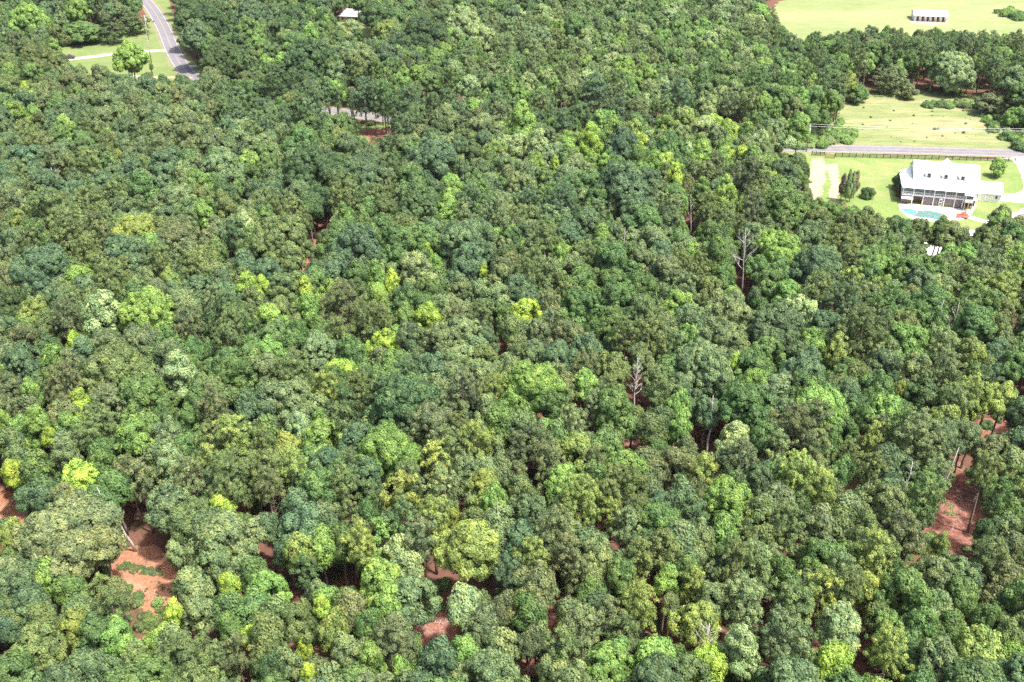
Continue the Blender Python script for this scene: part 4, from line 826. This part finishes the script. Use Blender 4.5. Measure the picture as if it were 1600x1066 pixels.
# ------------------------------------------------------------------ grey roofed house far off in the trees
a = Vector(at(530, 34)[:2]); FH = empty('brick_house', (a.x, a.y, 0), -.15); tag(FH, 'house with grey shingle roof half hidden among far trees', 'house')
MB().box(0, 11, 0, 8, 0, 2.8).build('wall', M['tan'], FH)
MB().hull([(-.6, -.6, 2.7), (11.6, -.6, 2.7), (11.6, 8.6, 2.7), (-.6, 8.6, 2.7), (3, 4, 5.4), (8, 4, 5.4)], ((0, 1, 5, 4), (1, 2, 5), (2, 3, 4, 5), (3, 0, 4), (3, 2, 1, 0))).build('roof', M['grey_roof'], FH)
for xx in (1.2, 4.6, 8): MB().box(xx, xx+1.1, -.03, -.002, 1, 2.1).build('window', M['glass'], FH)
MB().box(6.4, 7.3, -.03, -.002, 0, 2.1).build('door', M['dark'], FH)

# ------------------------------------------------------------------ board fence along the road, gate
def board_fence(pts, n, label):
    P = [Vector(at(*p)[:2]) for p in pts]; L = (P[-1]-P[0]).length; u = (P[-1]-P[0]).normalized(); an = math.atan2(u.y, u.x)
    F_ = empty('board_fence', (P[0].x, P[0].y, 0), an); tag(F_, label, 'fence'); st = L/n
    pm = MB().box(-.09, .09, -.09, .09, 0, 1.5).mesh('post', M['blackwood']); bm = MB().box(.1, st-.1, -.12, -.07, 0, .2).mesh('board', M['blackwood'])
    for i in range(n+1):
        o = link(bpy.data.objects.new('post', pm), F_); o.location = (i*st, 0, 0)
        if i < n:
            for z in (.3, .72, 1.15): o = link(bpy.data.objects.new('board', bm), F_); o.location = (i*st, 0, z)
board_fence([(1305, 245.5), (1586, 253)], 26, 'long black three board fence between the road and the lawn')
board_fence([(1268, 243), (1288, 244)], 3, 'short length of black board fence left of the brown gate')
a = Vector(at(1289, 247)[:2]); b_ = Vector(at(1304, 248)[:2]); G = empty('farm_gate', (a.x, a.y, 0), math.atan2((b_-a).y, (b_-a).x)); tag(G, 'brown wooden gate between two lengths of black board fence', 'gate')
L = (b_-a).length
for xx in (0, L-.16): MB().box(xx, xx+.16, -.08, .08, 0, 1.7).build('post', M['gatewood'], G)
for z in (.25, .6, .95, 1.3): MB().box(.17, L-.17, -.03, .03, z, z+.16).build('board', M['gatewood'], G)

# ------------------------------------------------------------------ utility poles and wires
def upole(x, y, h, label, arm=True, rz=0):
    X, Y, _ = at(x, y); t = empty('utility_pole', (X, Y, 0), rz); tag(t, label, 'utility pole', 'utility poles')
    MB().tube([(0, 0, 0), (0, 0, h*.5), (0, 0, h)], [.2, .17, .13], 8).build('shaft', M['pole'], t, True)
    if arm:
        MB().box(-1.3, 1.3, -.06, .06, h-.7, h-.55).build('crossarm', M['pole'], t)
        for sx in (-1.1, 0, 1.1): MB().tube([(sx, 0, h-.55), (sx, 0, h-.3)], [.06, .04], 6).build('insulator', M['paint'], t)
        MB().tube([(.35, -.1, h-2.6), (.35, -.1, h-1.6)], [.25, .25], 8).build('transformer', M['seam'], t)
    return X, Y, h
p1 = upole(1260, 237, 9.5, 'grey utility pole beside the road left of the brown gate', True, 1.5)
p2 = upole(232, 62, 11, 'pale utility pole beside the upper bend of the road', True, .3)
p3 = upole(237, 98, 11, 'thin utility pole on the lawn behind the lone lawn tree', False)
def wire(name, a, b_, sag, label, mat='wire', r=.035):
    P = []
    for k in range(25):
        t = k/24; P.append((a[0]+(b_[0]-a[0])*t, a[1]+(b_[1]-a[1])*t, a[2]+(b_[2]-a[2])*t-4*sag*t*(1-t)))
    tag(MB().tube(P, [r]*25, 4).build(name, M[mat]), label, 'wire', 'overhead wires')
for k, dy in enumerate((-1.1, 1.1)):
    e = at(1780, 241); wire('overhead_wire', (p1[0], p1[1]+dy, p1[2]-.3), (e[0], e[1]+dy, 9.2), 1.2, ['nearer overhead wire from the pole by the gate across the meadow', 'farther overhead wire from the pole by the gate across the meadow'][k])
    e = at(1000, 226); wire('overhead_wire', (p1[0], p1[1]+dy, p1[2]-.3), (e[0], e[1]+dy, 9.2), 1.0, ['nearer overhead wire from the pole by the gate leftwards', 'farther overhead wire from the pole by the gate leftwards'][k])
wire('overhead_wire', (p2[0], p2[1], p2[2]-.4), (p3[0], p3[1], p3[2]-.1), .5, 'overhead wire between the two poles near the lone lawn tree')

# ------------------------------------------------------------------ pickup on the left drive
X, Y, _ = at(108, 92); t = empty('pickup_truck', (X, Y, 0), .25); tag(t, 'dark pickup truck with a reddish load parked at the end of the left drive', 'pickup truck')
MB().hull([(-2.6, -.95, .55), (2.6, -.95, .55), (2.6, .95, .55), (-2.6, .95, .55), (-2.6, -.92, 1.15), (2.5, -.92, 1.1), (2.5, .92, 1.1), (-2.6, .92, 1.15)], ((3, 2, 1, 0), (4, 5, 6, 7), (0, 1, 5, 4), (1, 2, 6, 5), (2, 3, 7, 6), (3, 0, 4, 7))).build('body', M['dark'], t)
c = MB().hull([(-.6, -.85, 1.15), (1.5, -.85, 1.12), (1.5, .85, 1.12), (-.6, .85, 1.15), (-.35, -.7, 1.8), (.8, -.7, 1.8), (.8, .7, 1.8), (-.35, .7, 1.8)], ((4, 5, 6, 7), (0, 1, 5, 4), (1, 2, 6, 5), (2, 3, 7, 6), (3, 0, 4, 7))).build('cab', M['dark'], t)
MB().box(-2.4, -.75, -.8, .8, 1.16, 1.45).build('load', M['red'], t)
for sx in (-1.7, 1.6):
    for sy in (-.95, .75):
        wl = MB().tube([(sx, sy, .38), (sx, sy+.2, .38)], [.38, .38], 12).build('wheel', M['tyre'], t)
MB().box(2.5, 2.62, -.8, -.5, .75, .95).build('headlight', M['paint'], t); MB().box(2.5, 2.62, .5, .8, .75, .95).build('headlight', M['paint'], t)
print('TREES', len(TREES), {k: len(v) for k, v in single.items()}, {k: len(v) for k, v in rest.items()}, 'tris', sum(len(m.polygons) for m in bpy.data.meshes))
